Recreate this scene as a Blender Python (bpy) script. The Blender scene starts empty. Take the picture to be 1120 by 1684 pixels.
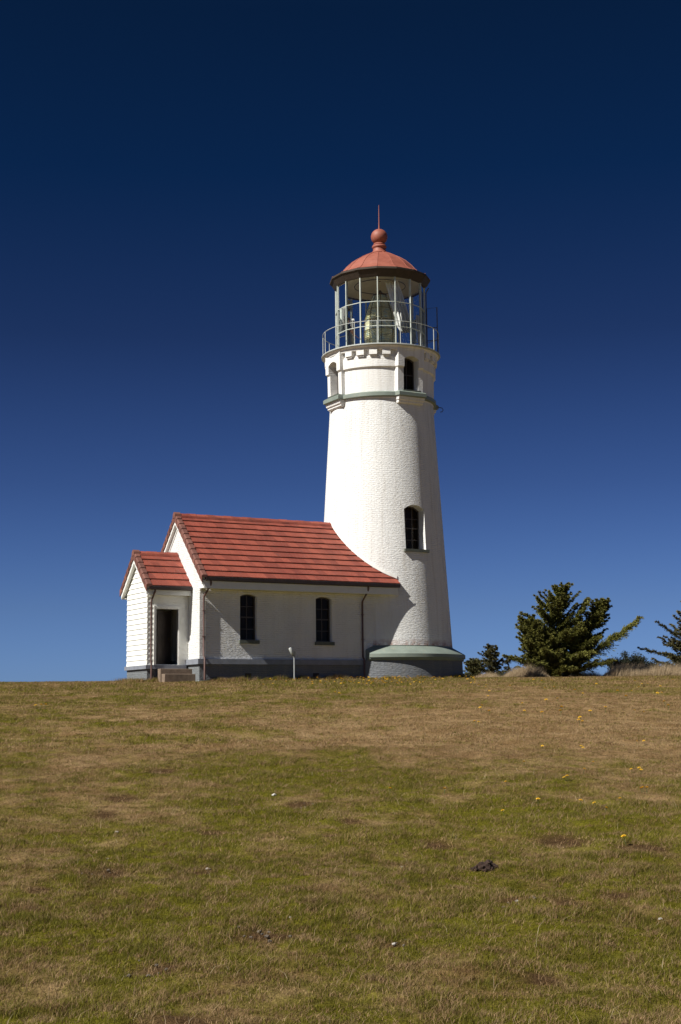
import bpy, bmesh, math, random
import numpy as np
from mathutils import Vector, Matrix
random.seed(7); rng = np.random.default_rng(11)
R = math.radians
scene = bpy.context.scene
COL = scene.collection

# ---------------------------------------------------------------- camera
CAM = Vector((-28.539, -48.210, -0.884))
FW = Vector((0.4790, 0.8670, 0.1364)).normalized()
RT = Vector((0.8759, -0.4825, -0.0095)); RT = (RT - FW * RT.dot(FW)).normalized()
UP = RT.cross(FW).normalized()
cam = bpy.data.cameras.new('camera'); cam_o = bpy.data.objects.new('camera', cam); COL.objects.link(cam_o)
cam.sensor_fit = 'HORIZONTAL'; cam.sensor_width = 36.0; cam.lens = 36.0 * 2367.9 / 1120.0
cam.clip_start = 0.1; cam.clip_end = 60000
cam_o.matrix_world = Matrix(((RT.x, UP.x, -FW.x, CAM.x), (RT.y, UP.y, -FW.y, CAM.y), (RT.z, UP.z, -FW.z, CAM.z), (0, 0, 0, 1)))
scene.camera = cam_o
LF = Vector((FW.x, FW.y, 0)).normalized(); LR = Vector((LF.y, -LF.x, 0))     # level forward / right on the ground

# ---------------------------------------------------------------- light
SUN_EL, SUN_B = R(44.5), R(6.5)
SUN = Vector((-math.cos(SUN_B) * math.cos(SUN_EL), -math.sin(SUN_B) * math.cos(SUN_EL), math.sin(SUN_EL)))
sl = bpy.data.lights.new('sun', 'SUN'); sl.energy = 4.3; sl.angle = R(0.53); sl.color = (1.0, 0.96, 0.885)
so = bpy.data.objects.new('sun', sl); COL.objects.link(so); so.location = (-30, -10, 40)
so.rotation_euler = SUN.to_track_quat('Z', 'Y').to_euler()
world = bpy.data.worlds.new('World'); scene.world = world; world.use_nodes = True
wn = world.node_tree.nodes; wl = world.node_tree.links; wn.clear()
wo = wn.new('ShaderNodeOutputWorld'); wb = wn.new('ShaderNodeBackground'); sky = wn.new('ShaderNodeTexSky')
sky.sky_type = 'NISHITA'; sky.sun_disc = False; sky.sun_elevation = SUN_EL
sky.sun_rotation = math.atan2(SUN.x, SUN.y)
sky.air_density = 1.0; sky.dust_density = 0.2; sky.ozone_density = 3.0; sky.altitude = 60
# the air darkens strongly with height above the horizon (polarised, very clear sky)
tc = wn.new('ShaderNodeTexCoord'); sx = wn.new('ShaderNodeSeparateXYZ'); wl.new(tc.outputs['Generated'], sx.inputs[0])
rp = wn.new('ShaderNodeValToRGB'); wl.new(sx.outputs['Z'], rp.inputs[0])
SKY_RAMP = [(0.0, (0.14, 0.24, 0.54)), (0.024, (0.137, 0.228, 0.516)), (0.07, (0.128, 0.188, 0.376)), (0.155, (0.082, 0.120, 0.245)), (0.255, (0.042, 0.068, 0.142)), (0.36, (0.014, 0.050, 0.108)), (0.456, (0.013, 0.0425, 0.084)), (0.6, (0.05, 0.08, 0.13)), (1.0, (0.15, 0.17, 0.20))]
while len(rp.color_ramp.elements) > 1: rp.color_ramp.elements.remove(rp.color_ramp.elements[-1])
for i, (p, c) in enumerate(SKY_RAMP):
    e = rp.color_ramp.elements[0] if i == 0 else rp.color_ramp.elements.new(p)
    e.position = p; e.color = (*c, 1)
mx = wn.new('ShaderNodeMix'); mx.data_type = 'RGBA'; mx.blend_type = 'MULTIPLY'; mx.inputs['Factor'].default_value = 1
wl.new(sky.outputs[0], mx.inputs['A']); wl.new(rp.outputs[0], mx.inputs['B']); wl.new(mx.outputs['Result'], wb.inputs[0])
wb.inputs[1].default_value = 0.10
wl.new(wb.outputs[0], wo.inputs[0])
vs = scene.view_settings; scene.display_settings.display_device = 'sRGB'
vs.view_transform = 'Standard'; vs.look = 'None'; vs.gamma = 1.0; vs.exposure = 0.75
scene.render.engine = 'CYCLES'
scene.cycles.max_bounces = 8; scene.cycles.transparent_max_bounces = 24

# ---------------------------------------------------------------- materials
class NT:
    def __init__(s, name):
        s.m = bpy.data.materials.new(name); s.m.use_nodes = True; s.n = s.m.node_tree.nodes; s.l = s.m.node_tree.links
        s.b = s.n['Principled BSDF']; s.out = s.n['Material Output']
        s.tc = s.n.new('ShaderNodeTexCoord'); s.geo = s.n.new('ShaderNodeNewGeometry')
    def link(s, a, b): s.l.new(a, b)
    def noise(s, scale, detail=5, vec=None, rough=0.6):
        t = s.n.new('ShaderNodeTexNoise'); t.inputs['Scale'].default_value = scale; t.inputs['Detail'].default_value = detail
        t.inputs['Roughness'].default_value = rough
        s.link(vec if vec else s.geo.outputs['Position'], t.inputs['Vector']); return t.outputs['Fac']
    def scaled(s, v, sc):
        t = s.n.new('ShaderNodeMapping'); t.inputs['Scale'].default_value = sc; s.link(v, t.inputs[0]); return t.outputs[0]
    def ramp(s, fac, stops):
        t = s.n.new('ShaderNodeValToRGB'); s.link(fac, t.inputs[0]); cr = t.color_ramp
        while len(cr.elements) > 1: cr.elements.remove(cr.elements[-1])
        for i, (p, c) in enumerate(stops):
            e = cr.elements[0] if i == 0 else cr.elements.new(p)
            e.position = p; e.color = (c, c, c, 1) if isinstance(c, (int, float)) else (*c, 1)
        return t.outputs[0]
    def mix(s, fac, a, b, mode='MIX'):
        t = s.n.new('ShaderNodeMix'); t.data_type = 'RGBA'; t.blend_type = mode
        for v, k in ((fac, 'Factor'), (a, 'A'), (b, 'B')):
            i = t.inputs[k]
            if isinstance(v, (int, float)): i.default_value = v if k == 'Factor' else (v, v, v, 1)
            elif isinstance(v, tuple): i.default_value = (*v, 1)
            else: s.link(v, i)
        return t.outputs['Result']
    def math(s, op, a, b=0.0):
        t = s.n.new('ShaderNodeMath'); t.operation = op
        for v, i in ((a, 0), (b, 1)):
            if isinstance(v, (int, float)): t.inputs[i].default_value = v
            else: s.link(v, t.inputs[i])
        return t.outputs[0]
    def bump(s, h, strength, dist, prev=None):
        t = s.n.new('ShaderNodeBump'); t.inputs['Strength'].default_value = strength; t.inputs['Distance'].default_value = dist
        s.link(h, t.inputs['Height'])
        if prev: s.link(prev, t.inputs['Normal'])
        return t.outputs[0]
    def set(s, color=None, rough=None, normal=None, metal=None, spec=None):
        for v, k in ((color, 'Base Color'), (rough, 'Roughness'), (normal, 'Normal'), (metal, 'Metallic'), (spec, 'Specular IOR Level')):
            if v is None: continue
            i = s.b.inputs[k]
            if isinstance(v, (int, float)): i.default_value = v
            elif isinstance(v, tuple): i.default_value = (*v, 1)
            else: s.link(v, i)
        return s.m

def paint(name, c, rough=0.5, var=0.12, scale=3.0, metal=0.0, bump=0.15, dirt=None):
    t = NT(name); n1 = t.noise(scale, 6); n2 = t.noise(scale * 14, 3)
    lo = tuple(x * (1 - var) for x in c); hi = tuple(min(1, x * (1 + var)) for x in c)
    col = t.ramp(n1, [(0.3, lo), (0.7, hi)])
    if dirt:
        k = t.ramp(t.noise(scale * 2.3, 8), [(0.56, 0.0), (0.72, 1.0)])
        col = t.mix(t.math('MULTIPLY', k, 0.6), col, dirt)
    return t.set(color=col, rough=rough, metal=metal, normal=t.bump(n2, bump, 0.01))

def brick_vec(t, cylinder):
    sp = t.n.new('ShaderNodeSeparateXYZ'); t.link(t.geo.outputs['Position'], sp.inputs[0])
    cb = t.n.new('ShaderNodeCombineXYZ')
    if cylinder:
        a = t.math('MULTIPLY', t.math('ARCTAN2', sp.outputs['Y'], sp.outputs['X']), 2.4)
        t.link(a, cb.inputs[0])
    else:
        t.link(t.math('ADD', sp.outputs['X'], sp.outputs['Y']), cb.inputs[0])
    t.link(sp.outputs['Z'], cb.inputs[1])
    return cb.outputs[0], sp

def masonry(name, c, cylinder, strength=0.55, stain=0.0, rust=False):
    """painted brickwork: worn courses under thick paint"""
    t = NT(name); v, sp = brick_vec(t, cylinder)
    # wobble the courses a little
    nz = t.n.new('ShaderNodeTexNoise'); nz.inputs['Scale'].default_value = 2.2; nz.inputs['Detail'].default_value = 4
    t.link(v, nz.inputs['Vector'])
    va = t.n.new('ShaderNodeVectorMath'); va.operation = 'MULTIPLY_ADD'
    t.link(nz.outputs['Color'], va.inputs[0]); va.inputs[1].default_value = (0.03, 0.03, 0.0); t.link(v, va.inputs[2])
    br = t.n.new('ShaderNodeTexBrick'); t.link(va.outputs[0], br.inputs['Vector'])
    br.inputs['Scale'].default_value = 1.0; br.inputs['Brick Width'].default_value = 0.215; br.inputs['Row Height'].default_value = 0.075
    br.inputs['Mortar Size'].default_value = 0.006; br.inputs['Mortar Smooth'].default_value = 0.8
    br.inputs['Color1'].default_value = (0.85, 0.85, 0.85, 1); br.inputs['Color2'].default_value = (1, 1, 1, 1); br.inputs['Mortar'].default_value = (0.2, 0.2, 0.2, 1)
    rough_big = t.noise(9, 6); fine = t.noise(45, 4)
    stretch = t.noise(1.0, 7, t.scaled(v, (9, 22, 1)))
    b1 = t.bump(br.outputs['Color'], min(1, strength * 1.7), 0.02)
    b2 = t.bump(stretch, min(1, strength * 1.7), 0.045, b1)
    b3 = t.bump(fine, strength * 0.6, 0.008, b2)
    wear = t.ramp(t.noise(1.0, 8, t.scaled(v, (1.1, 0.5, 1))), [(0.32, 0.9), (0.66, 1.0)])
    col = t.mix(1.0, c, wear, 'MULTIPLY')
    # grey-brown weathering streaks running down
    st = t.ramp(t.noise(1.0, 7, t.scaled(v, (5.0, 0.35, 1))), [(0.5, 0.0), (0.75, 1.0)])
    col = t.mix(t.math('MULTIPLY', st, stain), col, (0.42, 0.37, 0.30))
    spots = t.ramp(t.noise(26, 3), [(0.66, 0.0), (0.74, 1.0)])
    col = t.mix(t.math('MULTIPLY', spots, stain), col, (0.33, 0.27, 0.2))
    if rust:
        # bare reddish brick showing just above the skirting
        mr = t.n.new('ShaderNodeMapRange'); t.link(sp.outputs['Z'], mr.inputs[0]); mr.inputs[1].default_value = 1.75; mr.inputs[2].default_value = 1.50
        k = t.math('MULTIPLY', mr.outputs[0], t.ramp(t.noise(5, 6), [(0.35, 0.0), (0.62, 0.9)]))
        col = t.mix(k, col, (0.33, 0.13, 0.08))
    return t.set(color=col, rough=0.75, normal=b3, spec=0.25)

M = {}
M['tower'] = masonry('tower_white_masonry', (0.81, 0.81, 0.79), True, 0.40, 0.36, True)
M['upper'] = masonry('upper_white_masonry', (0.81, 0.80, 0.775), True, 0.2, 0.36)
M['house'] = masonry('house_white_masonry', (0.79, 0.79, 0.77), False, 0.5, 0.16)
M['base'] = masonry('grey_painted_masonry', (0.19, 0.205, 0.215), False, 0.65, 0.25)
M['plinth'] = masonry('grey_plinth_masonry', (0.18, 0.19, 0.205), True, 0.5, 0.25)
M['band'] = paint('grey_band', (0.20, 0.215, 0.25), 0.7, 0.15, 4, dirt=(0.12, 0.12, 0.12))
M['green'] = paint('pale_green_paint', (0.195, 0.232, 0.20), 0.55, 0.12, 2.5, dirt=(0.28, 0.27, 0.2))
M['white'] = paint('white_paint', (0.78, 0.78, 0.74), 0.5, 0.05, 2, dirt=(0.6, 0.57, 0.48))
M['trim'] = paint('white_trim', (0.72, 0.73, 0.70), 0.5, 0.05, 2)
M['clap'] = paint('white_clapboard', (0.80, 0.80, 0.75), 0.55, 0.05, 5)
M['gutter'] = paint('dark_brown_gutter', (0.045, 0.03, 0.028), 0.5, 0.25, 6)
M['pipe'] = paint('brown_downspout', (0.11, 0.06, 0.05), 0.55, 0.3, 5)
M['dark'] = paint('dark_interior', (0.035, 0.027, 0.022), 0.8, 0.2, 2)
M['dim_backing'] = paint('dim_room_brown', (0.17, 0.135, 0.11), 0.9, 0.1, 3)  # flat brown standing in for the dim interior behind the glass
M['frame_dark'] = paint('brown_window_frame', (0.065, 0.052, 0.045), 0.6, 0.2, 4)
M['sill'] = paint('grey_green_sill', (0.10, 0.11, 0.09), 0.7, 0.2, 5)
M['rail'] = paint('grey_railing_paint', (0.42, 0.44, 0.42), 0.5, 0.12, 8)
M['mullion'] = paint('grey_green_mullion', (0.50, 0.54, 0.49), 0.5, 0.12, 6)
M['iron'] = paint('dark_iron', (0.07, 0.06, 0.055), 0.6, 0.3, 6)
M['eave'] = paint('brown_lantern_eave', (0.045, 0.029, 0.019), 0.75, 0.25, 6)
M['ceil'] = paint('lantern_ceiling', (0.66, 0.58, 0.45), 0.7, 0.1, 2)
M['step'] = paint('weathered_step', (0.19, 0.14, 0.10), 0.9, 0.25, 7, bump=0.5, dirt=(0.14, 0.11, 0.08))
M['post'] = paint('galvanised_post', (0.42, 0.44, 0.44), 0.5, 0.15, 8, metal=0.3)
M['cloth'] = paint('white_curtain_cloth', (0.80, 0.80, 0.78), 0.9, 0.03, 4)
M['skin'] = paint('skin', (0.55, 0.30, 0.21), 0.6, 0.05, 8)
M['shirt'] = paint('navy_shirt', (0.018, 0.02, 0.045), 0.9, 0.1, 10)
M['jeans'] = paint('light_blue_jeans', (0.33, 0.44, 0.60), 0.9, 0.15, 20)
M['hair'] = paint('brown_hair', (0.14, 0.055, 0.03), 0.8, 0.2, 30)
M['shoe'] = paint('dark_shoe', (0.03, 0.03, 0.03), 0.7, 0.1, 10)
M['brass'] = paint('brass_frame', (0.16, 0.11, 0.05), 0.35, 0.2, 10, metal=0.8)
M['stone'] = paint('pale_stone', (0.42, 0.40, 0.36), 0.8, 0.15, 60)
M['pebble'] = paint('grey_brown_pebble', (0.11, 0.09, 0.07), 0.9, 0.3, 60)
M['petal'] = paint('yellow_petal', (0.75, 0.48, 0.02), 0.7, 0.12, 40)
M['stem'] = paint('flower_stem', (0.07, 0.10, 0.025), 0.8, 0.2, 40)
M['soil'] = paint('dark_crumbly_soil', (0.055, 0.03, 0.02), 0.95, 0.4, 40, bump=1.0)

def mat_dome():
    t = NT('red_dome_paint'); n = t.noise(3.5, 7)
    col = t.ramp(n, [(0.3, (0.235, 0.064, 0.040)), (0.7, (0.315, 0.098, 0.062))])
    k = t.ramp(t.noise(9, 6), [(0.6, 0.0), (0.75, 0.5)])
    col = t.mix(k, col, (0.30, 0.19, 0.13))
    return t.set(color=col, rough=0.6, normal=t.bump(t.noise(30, 3), 0.2, 0.01))
M['dome'] = mat_dome()

def mat_tile(name, c1, c2, joint=True):
    t = NT(name); sp = t.n.new('ShaderNodeSeparateXYZ'); t.link(t.geo.outputs['Position'], sp.inputs[0])
    big = t.noise(0.55, 6); v = t.scaled(t.geo.outputs['Position'], (5.5, 1.2, 1.2)); st = t.noise(1.6, 5, v)
    col = t.ramp(big, [(0.32, c1), (0.66, c2)])
    col = t.mix(t.math('MULTIPLY', t.ramp(st, [(0.35, 0.0), (0.7, 1.0)]), 0.45), col, tuple(x * 1.35 for x in c2))
    # per-tile tint: random value by tile cell
    wh = t.n.new('ShaderNodeTexWhiteNoise'); wh.noise_dimensions = '2D'
    cb = t.n.new('ShaderNodeCombineXYZ')
    t.link(t.math('FLOOR', t.math('DIVIDE', t.math('ADD', sp.outputs['X'], t.math('MULTIPLY', sp.outputs['Z'], 0.52)), 0.33)), cb.inputs[0])
    t.link(t.math('FLOOR', t.math('DIVIDE', sp.outputs['Z'], 0.2205)), cb.inputs[1]); t.link(cb.outputs[0], wh.inputs[0])
    col = t.mix(0.42, col, t.mix(wh.outputs[0], tuple(x * 0.55 for x in c1), tuple(x * 1.5 for x in c2)))
    lich = t.ramp(t.noise(22, 5), [(0.70, 0.0), (0.78, 1.0)])
    col = t.mix(t.math('MULTIPLY', lich, 0.5), col, (0.42, 0.33, 0.26))
    dark = t.ramp(t.noise(2.5, 8), [(0.58, 0.0), (0.78, 1.0)])
    col = t.mix(t.math('MULTIPLY', dark, 0.6), col, (0.10, 0.045, 0.035))
    nrm = t.bump(t.noise(60, 3), 0.3, 0.006)
    if joint:
        w = t.n.new('ShaderNodeMath'); w.operation = 'PINGPONG'; t.link(sp.outputs['X'], w.inputs[0]); w.inputs[1].default_value = 0.165
        j = t.ramp(t.math('DIVIDE', w.outputs[0], 0.165), [(0.0, 0.0), (0.06, 1.0)])
        nrm = t.bump(j, 0.6, 0.01, nrm)
    return t.set(color=col, rough=0.72, normal=nrm)
M['tile'] = mat_tile('red_concrete_tile', (0.195, 0.033, 0.021), (0.245, 0.058, 0.034))
M['barge'] = mat_tile('brown_red_barge_tile', (0.13, 0.045, 0.034), (0.17, 0.07, 0.05), False)

def mat_glass(name, tint=(0.96, 0.97, 0.965), refl=1.0):
    t = NT(name); t.n.remove(t.b)
    tr = t.n.new('ShaderNodeBsdfTransparent'); tr.inputs[0].default_value = (*tint, 1)
    gl = t.n.new('ShaderNodeBsdfGlossy'); gl.inputs['Roughness'].default_value = 0.03
    fr = t.n.new('ShaderNodeFresnel'); fr.inputs[0].default_value = 1.5
    ms = t.n.new('ShaderNodeMixShader'); t.link(t.math('MULTIPLY', fr.outputs[0], refl), ms.inputs[0])
    t.link(tr.outputs[0], ms.inputs[1]); t.link(gl.outputs[0], ms.inputs[2]); t.link(ms.outputs[0], t.out.inputs[0])
    return t.m
M['glass'] = mat_glass('clear_glass', refl=1.1)
M['glint'] = paint('glint_bead_metal', (0.9, 0.85, 0.7), 0.12, 0.02, 4, metal=1.0, bump=0.0)  # shiny metal for the beads that imitate lens sparkle
M['winglass'] = mat_glass('window_glass', (0.6, 0.57, 0.52), 0.16)
def mat_lens():
    t = NT('lens_glass')
    sp = t.n.new('ShaderNodeSeparateXYZ'); t.link(t.geo.outputs['Position'], sp.inputs[0])
    n = t.noise(5, 4)
    col = t.ramp(n, [(0.3, (0.50, 0.50, 0.30)), (0.5, (0.85, 0.82, 0.52)), (0.7, (0.45, 0.65, 0.75))])
    t.set(color=col, rough=0.06, spec=0.8)
    t.b.inputs['Transmission Weight'].default_value = 0.1; t.b.inputs['IOR'].default_value = 1.52
    return t.m
M['lens'] = mat_lens()

# ---------------------------------------------------------------- helpers
def tag(o, label=None, cat=None, group=None, kind=None):
    if label: o['label'] = label
    if cat: o['category'] = cat
    if group: o['group'] = group
    if kind: o['kind'] = kind
    return o
def empty(name, loc=(0, 0, 0), label=None, cat=None, group=None):
    o = bpy.data.objects.new(name, None); COL.objects.link(o); o.location = loc; o.empty_display_size = 0.2
    return tag(o, label, cat, group)
def link(name, me, m, parent=None, smooth=None):
    o = bpy.data.objects.new(name, me); COL.objects.link(o)
    if m and not me.materials: me.materials.append(m)
    if parent:
        o.parent = parent
        p = parent; off = Vector((0, 0, 0))
        while p: off += p.location; p = p.parent
        me.transform(Matrix.Translation(-off))      # parts are modelled in world metres
    if smooth is not None:
        for p in me.polygons: p.use_smooth = True
        try: me.set_sharp_from_angle(angle=R(smooth))
        except Exception: pass
    return o
class MB:
    def __init__(s): s.v = []; s.f = []
    def add(s, vs, fs):
        b = len(s.v); s.v += [tuple(v) for v in vs]; s.f += [tuple(i + b for i in f) for f in fs]; return s
    def box(s, x0, x1, y0, y1, z0, z1):
        vs = [(x, y, z) for z in (z0, z1) for y in (y0, y1) for x in (x0, x1)]
        return s.add(vs, [(0, 2, 3, 1), (4, 5, 7, 6), (0, 1, 5, 4), (2, 6, 7, 3), (0, 4, 6, 2), (1, 3, 7, 5)])
    def rbox(s, c, ax, ay, az):      # box from centre and three half-axis vectors
        c = Vector(c); vs = [c + Vector(ax) * i + Vector(ay) * j + Vector(az) * k for k in (-1, 1) for j in (-1, 1) for i in (-1, 1)]
        return s.add(vs, [(0, 2, 3, 1), (4, 5, 7, 6), (0, 1, 5, 4), (2, 6, 7, 3), (0, 4, 6, 2), (1, 3, 7, 5)])
    def prism(s, poly, d):           # poly: list of 3d points, extruded along d
        n = len(poly); d = Vector(d); vs = [Vector(p) for p in poly] + [Vector(p) + d for p in poly]
        return s.add(vs, [tuple(range(n))[::-1], tuple(range(n, 2 * n))] + [(i, (i + 1) % n, n + (i + 1) % n, n + i) for i in range(n)])
    def loft(s, rings, cap=True, close=True):
        n = len(rings[0]); vs = [p for r in rings for p in r]; fs = []
        for k in range(len(rings) - 1):
            for i in range(n if close else n - 1):
                j = (i + 1) % n; fs.append((k * n + i, k * n + j, (k + 1) * n + j, (k + 1) * n + i))
        if cap: fs += [tuple(range(n))[::-1], tuple((len(rings) - 1) * n + i for i in range(n))]
        return s.add(vs, fs)
    def lathe(s, prof, n=96, cx=0, cy=0, a0=0.0, cap=True):
        return s.loft([[(cx + r * math.cos(a0 + 2 * math.pi * i / n), cy + r * math.sin(a0 + 2 * math.pi * i / n), z) for i in range(n)] for r, z in prof], cap)
    def tube(s, pts, r, n=8, closed=False):
        pts = [Vector(p) for p in pts]; rr = r if isinstance(r, (list, tuple)) else [r] * len(pts); rings = []
        prev = None
        for i, p in enumerate(pts):
            if closed: d = pts[(i + 1) % len(pts)] - pts[i - 1]
            else: d = pts[min(i + 1, len(pts) - 1)] - pts[max(i - 1, 0)]
            d.normalize()
            a = d.cross(Vector((0, 0, 1)) if abs(d.z) < 0.9 else Vector((1, 0, 0))) if prev is None else prev - d * prev.dot(d)
            a.normalize(); prev = a; b = d.cross(a)
            rings.append([p + (a * math.cos(2 * math.pi * k / n) + b * math.sin(2 * math.pi * k / n)) * rr[i] for k in range(n)])
        if closed: rings.append(rings[0])
        return s.loft(rings, cap=not closed)
    def mesh(s, name):
        me = bpy.data.meshes.new(name); me.from_pydata(s.v, [], s.f); me.update(); return me
    def build(s, name, m, parent=None, smooth=None): 
        me = s.mesh(name); bm = bmesh.new(); bm.from_mesh(me); bmesh.ops.recalc_face_normals(bm, faces=bm.faces); bm.to_mesh(me); bm.free()
        return link(name, me, m, parent, smooth)
def boolean(base, cutters, op='DIFFERENCE'):
    """base, cutters: MB -> mesh"""
    def mk(mb):
        me = mb.mesh('t'); bm = bmesh.new(); bm.from_mesh(me); bmesh.ops.recalc_face_normals(bm, faces=bm.faces); bm.to_mesh(me); bm.free()
        o = bpy.data.objects.new('t', me); COL.objects.link(o); return o
    b = mk(base); cs = [mk(c) for c in cutters]
    for c in cs:
        m = b.modifiers.new('b', 'BOOLEAN'); m.operation = op; m.solver = 'EXACT'; m.object = c
    bpy.context.view_layer.update()
    dg = bpy.context.evaluated_depsgraph_get()
    me = bpy.data.meshes.new_from_object(b.evaluated_get(dg))
    for o in [b] + cs: bpy.data.objects.remove(o)
    return me
def arch_poly(cx, hw, z0, z1, rise, n=8):
    """(u,z) outline of a segmental-arched opening"""
    pts = [(cx - hw, z0), (cx + hw, z0)]
    for i in range(n + 1):
        t = 1 - 2 * i / n; pts.append((cx + hw * t, z1 - rise + rise * (1 - t * t)))
    return pts
def az(a, r, z): return Vector((r * math.cos(R(a)), r * math.sin(R(a)), z))

# ---------------------------------------------------------------- terrain
def vnoise(x, y, seed=0):
    xi = np.floor(x).astype(np.int64); yi = np.floor(y).astype(np.int64); xf = x - xi; yf = y - yi
    def h(a, b):
        n = (a * 374761393 + b * 668265263 + seed * 974634777) & 0xffffffff
        n = ((n ^ (n >> 13)) * 1274126177) & 0xffffffff; return ((n ^ (n >> 16)) & 0xffff) / 65535.0
    u = xf * xf * (3 - 2 * xf); v = yf * yf * (3 - 2 * yf)
    return (h(xi, yi) * (1 - u) + h(xi + 1, yi) * u) * (1 - v) + (h(xi, yi + 1) * (1 - u) + h(xi + 1, yi + 1) * u) * v
def fbm(x, y, sc, o=4, seed=0):
    r = 0; a = 0.5; tot = 0
    for k in range(o): r = r + a * vnoise(x * sc, y * sc, seed + k); tot += a; sc *= 2.03; a *= 0.5
    return r / tot
_T = np.array([-300, -60, -20, 0, 8, 15, 25, 35, 45, 50, 54, 60, 66, 74, 86, 105, 130, 150, 900], float)
_Z = np.array([-9, -4.2, -2.95, -2.62, -2.53, -2.05, -1.35, -0.68, -0.09, 0.13, 0.235, 0.345, 0.465, 0.56, 0.0, -7, -30, -62, -62], float)
_tt = np.arange(-300, 900, 0.5); _zz = np.interp(_tt, _T, _Z)
_k = np.hanning(15); _k /= _k.sum(); _zz = np.convolve(np.pad(_zz, 7, mode='edge'), _k, mode='valid')
def ts(x, y):
    dx = x - CAM.x; dy = y - CAM.y
    return dx * LF.x + dy * LF.y, dx * LR.x + dy * LR.y
def xy(t, s): return CAM.x + t * LF.x + s * LR.x, CAM.y + t * LF.y + s * LR.y
SPOTS = []      # bare soil spots: t, s, half length along s, along t
def bare(x, y):
    t, s = ts(x, y); b = np.zeros_like(t)
    for (a, c, ls, lt) in SPOTS:
        w = np.abs(t - a) < lt * 3
        if not w.any(): continue
        d = ((t[w] - a) / lt) ** 2 + ((s[w] - c) / ls) ** 2
        d = d * (0.45 + 1.1 * fbm(t[w], s[w], 6.0, 3, 55))
        b[w] = np.maximum(b[w], np.clip(1.5 - 1.2 * d, 0, 1))
    return b
def height(x, y):
    x = np.asarray(x, float); y = np.asarray(y, float); t, s = ts(x, y)
    z = np.interp(t, _tt, _zz)
    side = np.clip((np.abs(s - 2) - 45) / 90, 0, 1); z = z - side ** 2 * 60 * np.clip((t + 60) / 120, 0, 1)
    near = np.clip((54 - t) / 20, 0.25, 1)
    z = z + (fbm(x, y, 0.35, 3, 3) - 0.5) * 0.16 * near + (fbm(x, y, 2.6, 4, 9) - 0.5) * 0.10 * near
    return np.maximum(z, -62)
def dryness(x, y):
    """0 green lawn .. 1 straw; broad patches"""
    t, s = ts(x, y)
    f = fbm(t * 0.55, s, 0.42, 3, 21) * 0.30 + fbm(t * 0.7, s, 1.5, 4, 33) * 0.42 + fbm(t * .8, s, 6.5, 3, 34) * .28 + .01
    bias = 0.25 * np.exp(-((t - 29) / 11) ** 2) * (0.10 + 0.90 / (1 + np.exp(-(s - 0.2) / 1.6))) + 0.05 * np.clip((t - 40) / 8, 0, 1) - 0.05 * np.exp(-((t - 12) / 4) ** 2)
    bias = bias + 0.09 * np.exp(-((t - 23) / 3.0) ** 2 - ((s - 1.2) / 1.8) ** 2) - 0.16 * np.exp(-((t - 19.5) / 2.6) ** 2 - ((s + 0.9) / 1.5) ** 2)
    return np.clip((f + bias - 0.47) / 0.20, 0, 1)
def ground_hit(px, py):
    d = FW * 2367.9 + RT * (px - 560) + UP * (842 - py); d.normalize()
    tt = np.arange(4, 90, 0.03); X = CAM.x + d.x * tt; Y = CAM.y + d.y * tt; Z = CAM.z + d.z * tt
    k = np.nonzero(Z <= height(X, Y))[0]
    return Vector((X[k[0]], Y[k[0]], Z[k[0]])) if len(k) else None
def gz(x, y): return float(height(np.array([x]), np.array([y]))[0])
for px, py, wx in [(178, 1437, .30), (60, 1462, .16), (42, 1494, .24), (445, 1536, .30), (262, 1594, .22), (848, 1477, .20), (930, 1482, .2), (500, 1435, .12), (332, 1434, .14), (145, 1485, .1), (200, 1312, .28), (495, 1322, .22), (575, 1348, .16), (925, 1386, .32), (645, 1477, .16), (720, 1392, .2), (1020, 1470, .22), (300, 1680, .3), (640, 1555, .16), (890, 1610, .2), (265, 1268, .3), (170, 1340, .22), (350, 1370, .2), (1060, 1395, .3), (545, 1375, .12), (660, 1420, .16)]:
    p = ground_hit(px, py)
    if p:
        t, s = ts(np.array([p.x]), np.array([p.y])); t = float(t[0]); SPOTS.append((t, float(s[0]), wx * .85, wx * (0.75 if t < 12 else 1.2)))

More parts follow.
